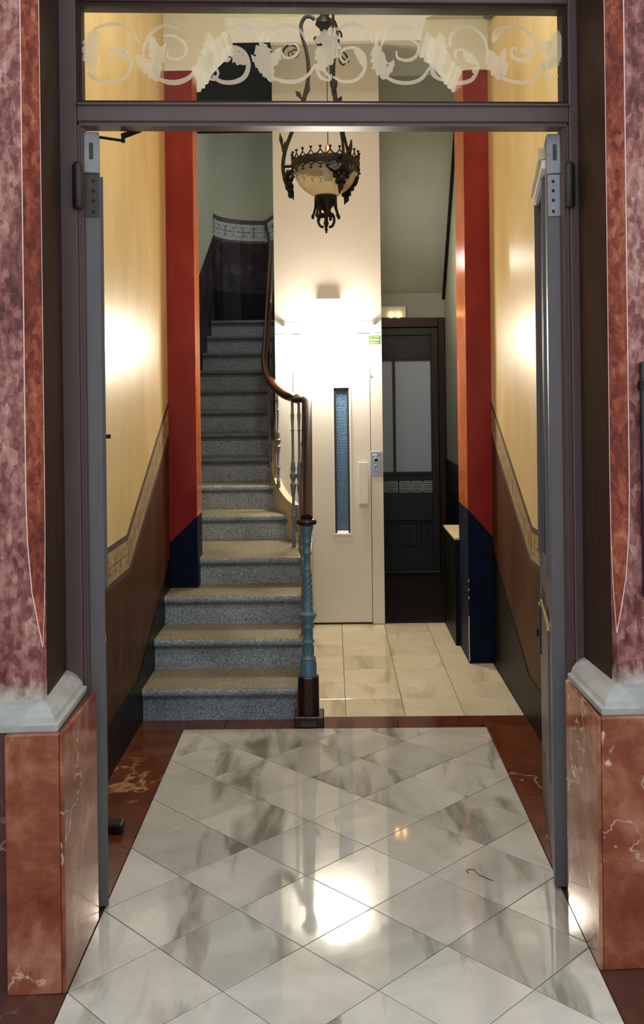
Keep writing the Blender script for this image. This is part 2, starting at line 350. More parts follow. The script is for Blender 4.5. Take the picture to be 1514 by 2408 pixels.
# ------------------------------------------------------------------ walls and ceilings
def S(name, mb, mat, label=None, parent=None, **k):
    o = mb.build(name, mat, parent, **k)
    if parent is None: o['kind'] = 'structure'
    if label: o['label'] = label
    return o
wl = S('wall_left', MB().box(-1.15, XL, 3.0, 5.80, 0, 4.0), 'yellow_paint', 'yellow painted side wall left of the stairs')
wr = S('wall_right', MB().box(XR, 1.15, 3.1, 5.68, 0, 4.0), 'yellow_paint', 'yellow painted side wall right of the hall')
S('ceiling', MB().box(-1.15, 1.15, 3.0, 5.62, 4.0, 4.15), 'ceiling_plaster', 'cream ceiling of the entrance hall')
S('wall_front', MB().fbox(-.9, -.077, .38, .5, 0, 4.1).fbox(1.553, 2.3, .38, .5, 0, 4.1).fbox(-.077, 1.553, .38, .5, 2.9, 4.1), 'yellow_paint', 'inner face of the street wall around the doorway')
def uvband(name, path, mat, parent, thick, nrm):
    # path: list of ((bottom xyz),(top xyz)); a thin raised strip with uv
    vs, fs, uvs = [], [], []; L = 0; N = Vector(nrm) * thick
    for i, (b, tp) in enumerate(path):
        b, tp = Vector(b), Vector(tp)
        if i: L += ((b + tp) / 2 - (Vector(path[i - 1][0]) + Vector(path[i - 1][1])) / 2).length
        vs += [b, tp, b + N, tp + N]; uvs += [(L, 0), (L, 1)] * 2
    for i in range(len(path) - 1):
        k = i * 4; fs += [(k + 2, k + 6, k + 7, k + 3), (k + 3, k + 7, k + 5, k + 1), (k, k + 4, k + 6, k + 2)]
    k = (len(path) - 1) * 4; fs += [(0, 2, 3, 1), (k, k + 1, k + 3, k + 2)]
    o = MB().add(vs, fs).build(name, mat, parent); me = o.data; lay = me.uv_layers.new(name='UVMap')
    for lp in me.loops: lay.data[lp.index].uv = uvs[lp.vertex_index]
    return o
for side, wall, X, y0, ye, kT, kS in ((1, wl, XL, 3.02, 5.598, 4.44, 4.63), (-1, wr, XR, 3.12, 5.678, 4.56, 4.66)):
    sl, ss = .515, .45; e = side * .003
    Zt = lambda y: .95 + max(0, y - kT) * sl
    def strip(a, b):                                   # polygon between Zt-a and Zt-b
        kk = kT + a * .25; k2 = kT + b * .25
        return [(y0, .95 - b), (k2, .95 - b), (ye, .95 - b + (ye - k2) * sl), (ye, .95 - a + (ye - kk) * sl), (kk, .95 - a), (y0, .95 - a)]
    lo, hi = sorted((X - side * .0, X + e))
    MB().prism_x(strip(0, .026), lo, hi).build('frieze_border', 'frieze_line', wall)
    MB().prism_x(strip(.158, .184), lo, hi).build('frieze_border', 'frieze_line', wall)
    kk, k2 = kT + .026 * .25, kT + .158 * .25
    uvband('frieze', [((X, y0, .792), (X, y0, .924)), ((X, k2, .792), (X, kk, .924))], 'frieze', wall, .002, (side, 0, 0))
    uvband('frieze', [((X, k2, .792), (X, kk, .924)), ((X, ye, .792 + (ye - k2) * sl), (X, ye, .924 + (ye - kk) * sl))], 'frieze', wall, .002, (side, 0, 0))
    MB().prism_x([(kk - .004, .924), (kk + .004, .924), (k2 + .004, .792), (k2 - .004, .792)], *sorted((X, X + side * .0026))).build('frieze_border', 'frieze_line', wall)
    dk = kT + .184 * .25
    MB().prism_x([(y0, .2), (kS, .2), (ye, .2 + (ye - kS) * ss), (ye, .766 + (ye - dk) * sl), (dk, .766), (y0, .766)], *sorted((X, X + side * .0015))).build('dado', 'brown_paint', wall)
    MB().prism_x([(y0, 0), (ye, 0), (ye, .222 + (ye - kS) * ss), (kS, .222), (y0, .222)], *sorted((X, X + side * .006))).build('skirting', 'skirt_paint', wall)
# pilasters at the end of the hall, brackets and beam
def pil(x0, x1, y0, y1, zb, inner, parent):
    MB().box(x0, x1, y0, y1, .4, 3.455).build('pilaster', 'red_paint', parent)
    a, b = (.735, .885) if inner == 1 else (.90, .735)
    xs = (x1, x1 + .001) if inner == 1 else (x0 - .001, x0)
    MB().box(*xs, y0 + .0005, y1, .85, 3.455).build('pilaster_return', 'orange_paint', parent)
    MB().prism_y([(x0 - (.0 if inner == 1 else .0015), zb), (x1 + (.0015 if inner == 1 else 0), zb), (x1 + (.0015 if inner == 1 else 0), b), (x0 - (0 if inner == 1 else .0015), a)], y0 - .0015, y1).build('pilaster_base', 'blue_paint', parent)
pil(XL, -.785, 5.6, 5.80, .40, 1, wl)
wra = MB().box(.785, 1.15, 5.68, 6.08, 0.0, 3.455); pil(.785, XR, 5.68, 6.08, 0, -1, wr)
MB().box(XR, 1.15, 5.68, 6.08, 0, 3.9).build('wall_end', 'green_plaster', wr)
prR = [(.93, 3.455), (.78, 3.455), (.772, 3.455), (.765, 3.475), (.745, 3.478), (.742, 3.50), (.725, 3.505), (.715, 3.53), (.70, 3.56), (.665, 3.60), (.63, 3.635), (.60, 3.65), (.598, 3.672), (.572, 3.675), (.57, 3.755), (.93, 3.755)]
prL = [(-x - .015, z) for x, z in prR]; prL[0] = (XL, 3.455); prL[-1] = (XL, 3.755)
beam = S('trim_1', MB().box(-1.15, 1.15, 5.6, 6.0, 3.755, 4.3), 'beam_plaster', 'grey plaster beam across the end of the hall')
MB().prism_y(prL, 5.6, 6.0).build('bracket', 'beam_plaster', beam); MB().prism_y(prR, 5.66, 6.08).build('bracket', 'beam_plaster', beam)
for z0, z1 in ((.015, .275), (.375, .392), (.425, .437), (.475, .49)):
    MB().tube([(.7845, 5.6785, z0), (.783, 5.678, (z0 + z1) / 2), (.7845, 5.6785, z1)], .0022, 6).build('chipped_edge', 'white_paper', wr)
# stair well
def arcpath(): return [(-1.145, 5.80), (-1.145, 9.55)] + [(-.695 - .45 * math.cos(a), 9.55 + .45 * math.sin(a)) for a in [R(15 * k) for k in range(1, 7)]] + [(.40, 10.0)]
def ribbon(path, z0, z1, th, off=0):
    mb = MB(); n = len(path); nr = []
    for i in range(n):
        a, b = Vector(path[max(i - 1, 0)]), Vector(path[min(i + 1, n - 1)]); e = (b - a).normalized(); nr.append(Vector((-e.y, e.x)))
    inn = [Vector(p) - nr[i] * off for i, p in enumerate(path)]; outp = [Vector(p) + nr[i] * th for i, p in enumerate(path)]
    vs = []
    for a, b in zip(inn, outp): vs += [(a.x, a.y, z0), (a.x, a.y, z1), (b.x, b.y, z0), (b.x, b.y, z1)]
    fs = []
    for i in range(n - 1):
        k = 4 * i; fs += [(k, k + 4, k + 5, k + 1), (k + 2, k + 3, k + 7, k + 6), (k + 1, k + 5, k + 7, k + 3), (k, k + 2, k + 6, k + 4)]
    k = 4 * (n - 1); fs += [(0, 1, 3, 2), (k, k + 2, k + 3, k + 1)]
    return mb.add(vs, fs)
ws = S('wall_stair', ribbon(arcpath(), 0, 4.5, .12), 'stair_plaster', 'grey green wall curving round the stair well', smooth=True)
ap = arcpath()[1:]
ribbon(ap[:-1] + [(-.66, 10.0)], 2.6, 3.155, .0, .004).build('dado', 'dark_dado', ws)
ribbon(ap[:-1] + [(-.66, 10.0)], 2.3, 2.62, .0, .008).build('skirting', 'skirt_paint', ws)
bp = ap[:-1] + [(-.66, 10.0)]
inn = lambda p, q, off: (p[0], p[1])
def band_on(path, z0, z1, off, mat, nm):
    n = len(path); pth = []
    for i in range(n):
        a, b = Vector(path[max(i - 1, 0)]), Vector(path[min(i + 1, n - 1)]); e = (b - a).normalized(); q = Vector(path[i]) + Vector((e.y, -e.x)) * off
        pth.append(((q.x, q.y, z0), (q.x, q.y, z1)))
    return uvband(nm, pth, mat, ws, 0, (0, 0, 1))
band_on(bp, 3.155, 3.335, .005, 'frieze_stair', 'frieze'); band_on(bp, 3.325, 3.37, .007, 'frieze_line', 'frieze_border'); band_on(bp, 3.13, 3.158, .007, 'frieze_line', 'frieze_border')
uvband('frieze', [((-.60, 9.994, 3.12), (-.65, 9.994, 3.345)), ((-.2, 9.994, 3.40), (-.2, 9.994, 3.66))], 'frieze_stair', ws, .001, (0, -1, 0))
uvband('frieze_border', [((-.665, 9.992, 3.33), (-.665, 9.992, 3.37)), ((-.2, 9.992, 3.64), (-.2, 9.992, 3.69))], 'frieze_line', ws, .001, (0, -1, 0))
uvband('frieze_border', [((-.63, 9.992, 3.12), (-.675, 9.992, 3.345)), ((-.60, 9.992, 3.12), (-.645, 9.992, 3.345))], 'frieze_line', ws, .001, (0, -1, 0))
uvband('dado', [((-.66, 9.996, 2.3), (-.66, 9.996, 3.14)), ((-.2, 9.996, 2.3), (-.2, 9.996, 3.4))], 'dark_dado', ws, .001, (0, -1, 0))
stz = lambda y: max(.0, .79 + (y - 6.36) * .517)
MB().prism_x([(5.81, 0), (9.54, 0), (9.54, 3.155), (6.1, 1.45), (5.81, 1.35)], -1.146, -1.141).build('dado', 'dark_dado', ws)
S('ceiling_stair', MB().box(-1.3, .4, 6.0, 10.2, 4.45, 4.6), 'shaded_ceiling', 'underside of the upper floor above the stair well, coloured dark as if unlit')
S('trim_5', MB().box(-1.14, -.386, 6.95, 7.4, 3.575, 4.449), 'shaded_ceiling', 'edge of the upper floor above the stairs, coloured black as if unlit')
S('ceiling_lobby', MB().box(-.39, 1.3, 6.0, 7.35, 3.975, 4.3), 'ceiling_plaster', 'cream lobby ceiling above the lift')
# alcove right of the lift
wb = S('wall_back', MB().box(.2, 1.15, 8.6, 8.75, 0, 2.5), 'green_plaster', 'grey green back wall above the dark door')
MB().prism_x([(8.6, 2.46), (7.35, 3.98), (7.45, 4.1), (8.75, 2.5)], .2, 1.0).build('sloping_soffit', 'green_plaster', wb)
wa = S('wall_alcove', MB().box(1.0, 1.15, 6.08, 8.75, 0, 4.3), 'green_plaster', 'shadowed side wall of the alcove right of the lift')
MB().prism_x([(6.08, 0), (8.6, 0), (8.6, 1.0), (6.08, 1.0)], .996, 1.001).build('dado', 'skirt_paint', wa)
lw = S('wall_low', MB().box(.757, .996, 6.082, 6.69, 0, .66), 'skirt_paint', 'low dark wall stub beside the red pilaster')
MB().box(.755, .996, 6.082, 6.692, .66, .672).build('coping', 'stringer_paint', lw)
pp = MB().tube([(.985, 8.52, 2.40), (.985, 7.9, 3.2), (.985, 7.36, 3.9)], .014).build('soffit_shade_line', 'black_iron'); tag(pp, 'dark line along the sloping soffit standing in for the shaded gap', 'rail')  # dark tube draws the shaded gap where soffit meets wall

# ------------------------------------------------------------------ street front
def pier(name, sc, dirn, label):
    # sc = corner s, dirn -1: pier lies left of it
    rings = [(.735, .0005), (.90, .0005), (.96, .012), (1.05, .028), (1.18, .038), (1.3, .041), (4.2, .041)]
    vs, fs = [], []; far = sc + dirn * .55
    for z, c in rings:
        for s_, t_ in ((far, .08), (sc + dirn * c, .08), (sc, .08 + c), (sc, .375), (far, .375)):
            x, y = W(s_, t_); vs.append((x, y, z))
    n = 5
    for i in range(len(rings) - 1):
        for j in range(n): fs.append((i * n + j, i * n + (j + 1) % n, (i + 1) * n + (j + 1) % n, (i + 1) * n + j))
    fs += [tuple(range(n)), tuple(range((len(rings) - 1) * n, len(rings) * n))]
    o = S(name, MB().add(vs, fs), 'shaft_marble', label); o.data.materials.append(M['shaft_red'])
    for p_ in o.data.polygons:
        nn = p_.normal; q_ = nn.x * E1.x + nn.y * E1.y
        if .3 < abs(q_) < .95 and abs(nn.z) < .6 and p_.center.z > .9: p_.material_index = 1
    e1 = [Vector((*W(sc + dirn * c, .08), z)) for z, c in rings[1:]]; e2 = [Vector((*W(sc, .08 + c), z)) for z, c in rings[1:]]
    MB().tube(e1, .0016, 6).build('worn_edge', 'worn_edge', o); MB().tube(e2, .0012, 6).build('worn_edge', 'worn_edge', o)
    a, b = sorted((sc - dirn * .002, sc + dirn * .03))
    return o
pL = pier('wall_pier_left', -.069, -1, 'mottled red marble pier left of the doorway')
pR = pier('wall_pier_right', 1.522, 1, 'mottled red marble pier right of the doorway')
S('trim_2', MB().fbox(-.10, -.0665, .124, .366, .735, 4.0), 'wood_lining', 'dark stained wooden reveal lining left of the doorway')
S('trim_3', MB().fbox(1.5195, 1.56, .124, .366, .735, 4.0), 'wood_lining', 'dark stained wooden reveal lining right of the doorway')
def plinth(name, dirn, s0, lab):
    root = empty(name, (*W(s0, 0), 0), kind='structure', label=lab)
    k = .0606; d = dirn
    f = lambda s, t: W(s0 + d * s + k * t, t)
    wd = .154 if d < 0 else .6
    MB().prism([f(.0125, 0), f(wd, 0), f(wd, .022), f(.0125, .022)], 0, .688).build('front_slab', 'plinth_marble', root, bevel=.003)
    MB().prism([f(0, 0), f(.0115, 0), f(.0115, .362), f(0, .362)], 0, .690).build('side_slab', 'plinth_marble', root, bevel=.0035, seg=2)
    MB().prism([f(.0116, .0225), f(wd + .4, .0225), f(wd + .4, .374), f(.0116, .374)], 0, .686).build('core', 'porch_stone', root)
    prof = [(.020, .6885), (.018, .706), (.029, .709), (.033, .722), (.045, .738), (.060, .750), (.079, .757), (.12, .757), (.12, .6885)]
    vs = []; fs = []; n = len(prof)
    for o, z in prof: vs.append((*f(wd + .35, o), z))
    for o, z in prof: vs.append((*f(o, o), z))
    for o, z in prof: vs.append((*W(s0 + d * o + k * .2, .364), z))
    for i in range(2):
        for j in range(n): fs.append((i * n + j, i * n + (j + 1) % n, i * n + n + (j + 1) % n, i * n + n + j))
    fs += [tuple(range(n)), tuple(range(2 * n, 3 * n))]
    MB().add(vs, fs).build('base_moulding', 'grey_stone', root)
    return root
plinth('wall_plinth_left', -1, 0, 'polished red marble plinth left of the doorway'); plinth('wall_plinth_right', 1, 1.4356, 'polished red marble plinth right of the doorway')
# door frame with transom light
T0 = .365
fr = empty('trim_4', (*W(.74, T0), 0), kind='structure', label='mauve brown painted door frame with a glazed transom')
MB().fbox(-.076, -.018, T0, .44, 0, 2.95).build('jamb', 'frame_paint', fr, bevel=.003); MB().fbox(1.494, 1.552, T0, .44, 0, 2.95).build('jamb', 'frame_paint', fr, bevel=.003)
for a, b, c in ((-.018, -.014, .010), (-.014, -.009, .004), (-.009, -.003, .016)):
    MB().fbox(a, b, T0 + c, .44, 0, 2.405).build('jamb_bead', 'frame_paint', fr); MB().fbox(1.476 - b, 1.476 - a, T0 + c, .44, 0, 2.405).build('jamb_bead', 'frame_paint', fr)
MB().fbox(-.018, 1.494, T0 + .004, .44, 2.415, 2.468).build('transom_bar', 'frame_paint', fr, bevel=.003)
MB().fbox(-.018, 1.494, T0 - .004, T0 + .03, 2.463, 2.4705).build('transom_bead', 'frame_paint', fr, bevel=.002)
MB().fbox(-.014, 1.490, T0 + .012, .44, 2.404, 2.416).build('transom_bead', 'frame_paint', fr)
MB().fbox(-.018, 1.494, T0 + .002, .44, 2.782, 2.95).build('head_bar', 'frame_paint', fr, bevel=.003)
for z0, z1, c in ((2.4705, 2.481, .012), (2.768, 2.783, .012)): MB().fbox(-.018, 1.494, T0 + c, .43, z0, z1).build('transom_bead', 'wood_lining', fr)
for a, b in ((-.018, -.002), (1.478, 1.494)): MB().fbox(a, b, T0 + .012, .43, 2.48, 2.77).build('transom_bead', 'wood_lining', fr)
MB().fbox(-.068, 1.521, .33, .379, 2.951, 4.1).build('header_panel', 'wood_lining', fr)
wn = empty('window_1', (*W(.74, .385), 2.48), kind='structure', label='transom window etched with frosted leaf scrolls')
MB().fbox(-.004, 1.48, .388, .392, 2.479, 2.77).build('glass_pane', 'clear_glass', wn)
TG = .3868
def strip2(pts, wd):
    P = smooth_path([Vector((x, y, 0)) for x, y in pts], 7); n = len(P); vs = []; fs = []
    for i, p in enumerate(P):
        t_ = (P[min(i + 1, n - 1)] - P[max(i - 1, 0)]).normalized(); nn = Vector((-t_.y, t_.x, 0)); k = i / (n - 1) * (len(wd) - 1); j = min(int(k), len(wd) - 2); ww = wd[j] + (wd[j + 1] - wd[j]) * (k - j)
        for sg in (-1, 1):
            q = p + nn * sg * ww / 2; vs.append(onF(q.x, q.y, TG))
    for i in range(n - 1): fs.append((2 * i, 2 * i + 1, 2 * i + 3, 2 * i + 2))
    return vs, fs
def leaf2(base, tip, wid, lobes=5, bend=0):
    b, tp = Vector(base), Vector(tip); d = tp - b; L = d.length; e = d / L; nn = Vector((-e.y, e.x)); n = lobes * 6; vs = []; fs = []
    for i in range(n + 1):
        u = i / n; saw = (u * lobes) % 1.0; ww = 1.2 * wid * (math.sin(math.pi * min(1, u * .96 + .04)) ** .7) * (1.0 - .45 * saw)
        c = b + e * (u * L) + nn * bend * math.sin(math.pi * u)
        for sg in (-1, 0, 1):
            q = c + nn * sg * ww; vs.append(onF(q.x, q.y, TG))
    for i in range(n): fs += [(3 * i, 3 * i + 1, 3 * i + 4, 3 * i + 3), (3 * i + 1, 3 * i + 2, 3 * i + 5, 3 * i + 4)]
    return vs, fs
def etch(strips, leaves):
    mb = MB()
    for s_ in strips: mb.add(*strip2(*s_))
    for l_ in leaves: mb.add(*leaf2(*l_))
    return mb.build('etched_scroll', 'etched', wn)
etch([([(222, 68), (250, 58), (280, 57), (308, 72), (328, 100)], [5, 9, 9, 7, 5]), ([(208, 165), (216, 182), (240, 191), (272, 191), (298, 178), (309, 150), (298, 122), (275, 113), (256, 119), (249, 131), (257, 138), (263, 131)], [4, 8, 9, 8, 6, 6, 5, 4])],
     [((214, 165), (226, 64), 20, 5, -8), ((300, 140), (270, 116), 9, 4), ((205, 172), (232, 187), 7, 3)])
etch([([(368, 184), (395, 193), (420, 193), (445, 182), (462, 160), (470, 130)], [6, 12, 13, 11, 8, 5]), ([(395, 118), (394, 132), (408, 139), (428, 136), (438, 120), (432, 100), (410, 85), (385, 84)], [3, 5, 5, 6, 5, 4]), ([(336, 140), (342, 100), (362, 72), (392, 60), (420, 70)], [4, 8, 9, 8, 4])],
     [((372, 190), (318, 125), 14, 5), ((370, 185), (352, 78), 15, 6, 6), ((360, 170), (390, 100), 9, 4)])
etch([([(497, 150), (488, 168), (492, 184), (508, 187), (512, 176)], [9, 8, 7, 5, 4]), ([(500, 178), (520, 192), (550, 193), (575, 180), (584, 152), (574, 124), (552, 111), (534, 115), (526, 130), (533, 143), (541, 136)], [8, 10, 12, 11, 10, 9, 11, 8, 7]), ([(494, 150), (505, 158), (513, 172), (507, 184)], [6, 7, 6, 4]), ([(527, 95), (545, 65), (572, 58), (598, 72), (610, 98)], [5, 8, 8, 7, 5])],
     [((482, 175), (492, 75), 17, 6, 4), ((487, 140), (515, 138), 12, 3), ((580, 150), (546, 115), 15, 4, -5), ((465, 180), (500, 110), 12, 4)])
etch([([(640, 183), (672, 192), (705, 189), (728, 172), (742, 150)], [7, 10, 10, 8, 5]), ([(612, 105), (618, 78), (632, 67), (645, 74), (641, 80)], [8, 9, 6, 4, 3]), ([(626, 100), (640, 72), (670, 59), (702, 68), (722, 100)], [6, 8, 9, 7, 4]), ([(662, 120), (668, 134), (690, 134), (702, 118), (694, 104), (678, 106)], [4, 6, 7, 5, 3])],
     [((640, 192), (602, 105), 17, 5), ((640, 190), (590, 128), 10, 5), ((636, 150), (612, 98), 14, 4), ((636, 160), (660, 110), 12, 4)])
etch([([(742, 150), (752, 180), (775, 188), (778, 174)], [8, 9, 6, 4]), ([(778, 185), (762, 165), (755, 140)], [5, 8, 7])], [((750, 165), (782, 64), 24, 5, 8), ((742, 100), (776, 72), 14, 4), ((770, 148), (748, 108), 20, 4), ((768, 120), (788, 138), 10, 3)])
etch([([(790, 70), (812, 60), (838, 58), (862, 72), (876, 100)], [8, 9, 9, 7, 5]), ([(782, 180), (808, 192), (840, 186), (858, 160), (854, 128), (832, 112), (806, 118), (800, 136), (812, 146), (820, 136)], [5, 8, 8, 8, 7, 7, 5, 4])], [((858, 160), (832, 112), 10, 4, 4)])
etch([([(884, 110), (886, 80), (898, 66), (914, 70), (913, 80)], [8, 10, 7, 5, 3]), ([(896, 110), (908, 80), (936, 64), (966, 66), (988, 92)], [5, 8, 9, 8, 5]), ([(902, 178), (930, 192), (962, 195), (992, 184), (1010, 158)], [8, 9, 9, 9, 5]), ([(932, 120), (935, 136), (958, 142), (978, 132), (984, 108), (966, 94)], [4, 7, 9, 7, 4])],
     [((905, 186), (878, 110), 18, 5), ((900, 180), (885, 100), 14, 5), ((908, 180), (926, 140), 8, 3)])
etch([([(1014, 150), (1020, 176), (1040, 188), (1050, 184)], [10, 11, 7, 5]), ([(1018, 140), (1030, 165), (1050, 182)], [4, 6, 5]), ([(1050, 188), (1080, 195), (1108, 188), (1122, 166), (1124, 145)], [7, 10, 10, 8, 6]), ([(1058, 110), (1060, 84), (1082, 64), (1112, 66), (1138, 90), (1146, 120)], [6, 8, 8, 7, 5]), ([(1072, 140), (1070, 122), (1084, 116), (1096, 122)], [6, 6, 5, 3])],
     [((1020, 160), (1014, 84), 16, 5), ((1030, 165), (1035, 74), 15, 5, 4), ((1112, 172), (1122, 158), 8, 3), ((1120, 150), (1088, 122), 12, 4)])
etch([([(1160, 100), (1162, 76), (1172, 68), (1182, 72), (1180, 80)], [8, 8, 6, 4, 3]), ([(1164, 95), (1182, 68), (1212, 62), (1242, 76), (1256, 104), (1248, 132), (1226, 142), (1206, 134), (1202, 118), (1211, 112), (1214, 120)], [5, 8, 9, 9, 11, 11, 8, 5, 4]), ([(1170, 178), (1198, 190), (1230, 194), (1258, 184), (1274, 160), (1278, 140)], [9, 9, 9, 9, 6])],
     [((1176, 186), (1146, 115), 18, 5), ((1168, 180), (1188, 112), 9, 4), ((1178, 185), (1192, 145), 8, 3), ((1250, 120), (1222, 118), 10, 3)])
etch([([(1276, 150), (1284, 178), (1300, 188), (1312, 178)], [9, 10, 7, 4])], [((1284, 165), (1312, 70), 20, 5, 6), ((1264, 122), (1300, 95), 12, 4), ((1290, 160), (1317, 130), 12, 4)])

# ------------------------------------------------------------------ entrance door leaves
def leaf(name, hx_, hy_, ang, side, label):
    # local: u along leaf into the hall, v across (towards the hall centre)
    root = empty(name, (hx_, hy_, 0), kind='structure', label=label)
    du = Vector((math.sin(ang) * -side * -1, math.cos(ang))); du = Vector((-side * math.sin(ang) * 1.0, math.cos(ang)))
    dv = Vector((side * math.cos(ang), math.sin(ang)))
    P = lambda u, v: tuple(Vector((hx_, hy_)) + du * u + dv * v)
    def bx(nm, u0, u1, v0, v1, z0, z1, mat, par=root, **k):
        return MB().prism([P(u0, v0), P(u1, v0), P(u1, v1), P(u0, v1)], z0, z1).build(nm, mat, par, **k)
    Wd, T = .69, .05
    bx('stile', 0, .11, 0, T, .008, 2.39, 'leaf_paint', bevel=.002); bx('stile', Wd - .11, Wd, 0, T, .008, 2.39, 'leaf_paint', bevel=.002)
    bx('rail', .11, Wd - .11, .002, T - .002, 2.27, 2.39, 'leaf_paint'); bx('rail', .11, Wd - .11, .002, T - .002, .86, .98, 'leaf_paint'); bx('rail', .11, Wd - .11, .002, T - .002, .008, .2, 'leaf_paint')
    bx('lower_panel', .11, Wd - .11, .012, T - .012, .2, .86, 'leaf_paint')
    bx('panel_moulding', .16, Wd - .16, T - .012, T + .004, .27, .79, 'leaf_paint', bevel=.006)
    bx('glass_pane', .11, Wd - .11, .022, .028, .98, 2.27, 'clear_glass')
    for k in range(1, 5):
        u = .11 + (Wd - .22) * k / 5; MB().tube([(*P(u, .034), .98), (*P(u, .034), 2.27)], .008, 8).build('grille_bar', 'black_iron', root)
    for u0, u1 in ((.095, .112), (Wd - .112, Wd - .095)): bx('glazing_bead', u0, u1, T - .004, T + .010, .97, 2.28, 'leaf_paint')
    # strap plate and hinge on the hung edge
    sp_ = bx('edge_plate', -.012, 0, .001, T - .001, 2.268, 2.394, 'iron_plate', bevel=.003, seg=2)
    bx('recess', -.0135, -.0115, .018, .030, 2.31, 2.36, 'hinge_iron', sp_)
    hp = bx('hinge', -.006, 0, .008, T - .004, 2.135, 2.266, 'iron_plate' if side < 0 else 'hinge_iron')
    for z in (2.15, 2.185, 2.215, 2.245):
        c = P(-.007, .03); MB().sphere((c[0], c[1], z), .005, 8, 6).build('screw', 'hinge_iron', hp)
    c = W(-.014, .357) if side > 0 else W(1.489, .357)
    MB().lathe([(.012, 2.148), (.016, 2.152), (.016, 2.215), (.0165, 2.218), (.016, 2.221), (.016, 2.28), (.012, 2.284), (.008, 2.289)], (c[0], c[1], 0), 14).build('hinge_barrel', 'hinge_iron', root, smooth=True)
    return root, P, bx
dl, PL_, bxl = leaf('door_1', -.7555, 2.985, R(14), 1, 'grey painted door leaf standing open against the left wall')
dr, PR_, bxr = leaf('door_2', .7385, 3.088, R(9), -1, 'grey painted door leaf standing open on the right')
# closer arm of the left leaf, lock, cover strip and bolts
a0, a1, a2, a3 = onF(222, 321, .46), onF(290, 331, .46), onF(286, 321, .46), onF(352, 296, .46)
arm = MB().tube([a0, a1], .0045, 8).tube([a1 + Vector((0, 0, -.006)), a2 + Vector((.004, 0, .008))], .006, 8).build('closer_arm', 'black_iron', dl)
MB().tube([a2, a2.lerp(a3, .68)], .0095, 10).build('closer_tube', 'black_iron', arm); MB().tube([a2.lerp(a3, .6), a3], .005, 8).build('closer_rod', 'black_iron', arm)
lk = bxl('lock_case', .686, .700, .020, .052, 1.36, 1.52, 'black_iron', bevel=.002); bxl('latch', .62, .64, .05, .085, 1.425, 1.44, 'black_iron', lk)
bxr('cover_strip', .03, .66, .05, .072, 2.325, 2.36, 'stringer_paint'); bxr('cover_strip', .03, .66, .05, .062, 2.295, 2.322, 'lift_white')
bxr('push_bar', .08, .5, .052, .06, .80, .815, 'brass'); bk = bxr('lock_case', .55, .62, .05, .062, .60, .78, 'dark_wood'); bxr('lever', .57, .585, .062, .07, .66, .69, 'black_iron', bk)
for (px, py, lab) in ((285, 1945, 'small dark door stop on the red floor border behind the left leaf'),):
    MB().box(-.86, -.775, 3.50, 3.56, .0, .035).build('door_stop', 'black_iron', bevel=.008, seg=2); tag(bpy.data.objects['door_stop'], lab, 'door stop')
o = MB().box(.715, .775, 3.22, 3.27, 0, .045).build('door_stop', 'hinge_iron', bevel=.01, seg=2); tag(o, 'small worn metal door stop on the floor beside the right leaf', 'door stop')
# wall fixture at the right edge of the front
o = MB().fbox(1.594, 1.70, .060, .0795, 1.0, 1.66).build('intercom_panel', 'dark_plastic', bevel=.004, seg=2); tag(o, 'narrow black panel on the red marble pier at the right', 'intercom')
MB().fbox(1.588, 1.60, .05, .075, 1.58, 1.605).build('clip', 'black_iron', o)

# ------------------------------------------------------------------ staircase
ny = [4.71, 5.04, 5.36, 5.68] + [6.36 + .32 * i for i in range(10)]
nz = [.158, .316, .474, .632] + [.795 + .1665 * i for i in range(10)]
xr = [-.185, -.150, -.150, -.150, -.262, -.372, -.430] + [-.46] * 7
st = empty('staircase', (-.6, 4.71, 0), 'grey granite staircase climbing past the red pilaster', 'staircase')
for i in range(14):
    y, z = ny[i], nz[i]; zb = 0 if i == 0 else nz[i - 1]; yb = ny[i + 1] + .03 if i < 13 else 9.98
    x0 = XL + .007 if i < 3 else -1.14; x1 = xr[i]
    def plan(yf, ye, ex=0.0):
        if i < 3: return [(x0, yf), (x1 + ex, yf), (x1 + ex, ye), (x0, ye)]
        L = [(x0, max(yf, 5.805)), (-.783, max(yf, 5.805)), (-.783, yf)] if i == 3 else [(x0, yf)]
        if i in (4, 5):      # rounded outer end
            L += [(x1 - .10 + ex, yf), (x1 - .035 + ex, yf + .02), (x1 + ex, yf + .09)]
        else: L += [(x1 + ex, yf)]
        return L + [(x1 + ex, ye), (x0, ye)]
    sp_ = MB().prism(plan(y + .022, yb), max(0, zb - .3) if i else 0, z - .038).build('step', 'granite', st)
    # tread slab with rounded nosing
    tr = MB(); prof = [(.012, -.038), (.004, -.034), (0, -.024), (0, -.014), (.004, -.004), (.012, 0)]
    vs = []; base = plan(y, min(yb, y + .9 if i != 3 else yb), .0); nb = len(base)
    for o_, dz in prof:
        for (px, py) in plan(y + o_, yb): vs.append((px, py, z + dz))
    fs = [(k * nb + j, k * nb + (j + 1) % nb, (k + 1) * nb + (j + 1) % nb, (k + 1) * nb + j) for k in range(len(prof) - 1) for j in range(nb)]
    fs += [tuple(range(nb))[::-1], tuple(range((len(prof) - 1) * nb, len(prof) * nb))]
    to = MB().add(vs, fs).build('tread', 'granite_worn' if i < 6 else 'granite_shaded', sp_); to.data.materials.append(M['granite' if i < 6 else 'granite_shaded'])
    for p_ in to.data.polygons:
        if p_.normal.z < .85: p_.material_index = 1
    MB().prism(plan(y + .014, y + .024), z - .052, z - .0385).build('fillet', 'granite_shaded', sp_)  # dark strip paints the shadow line under the nosing
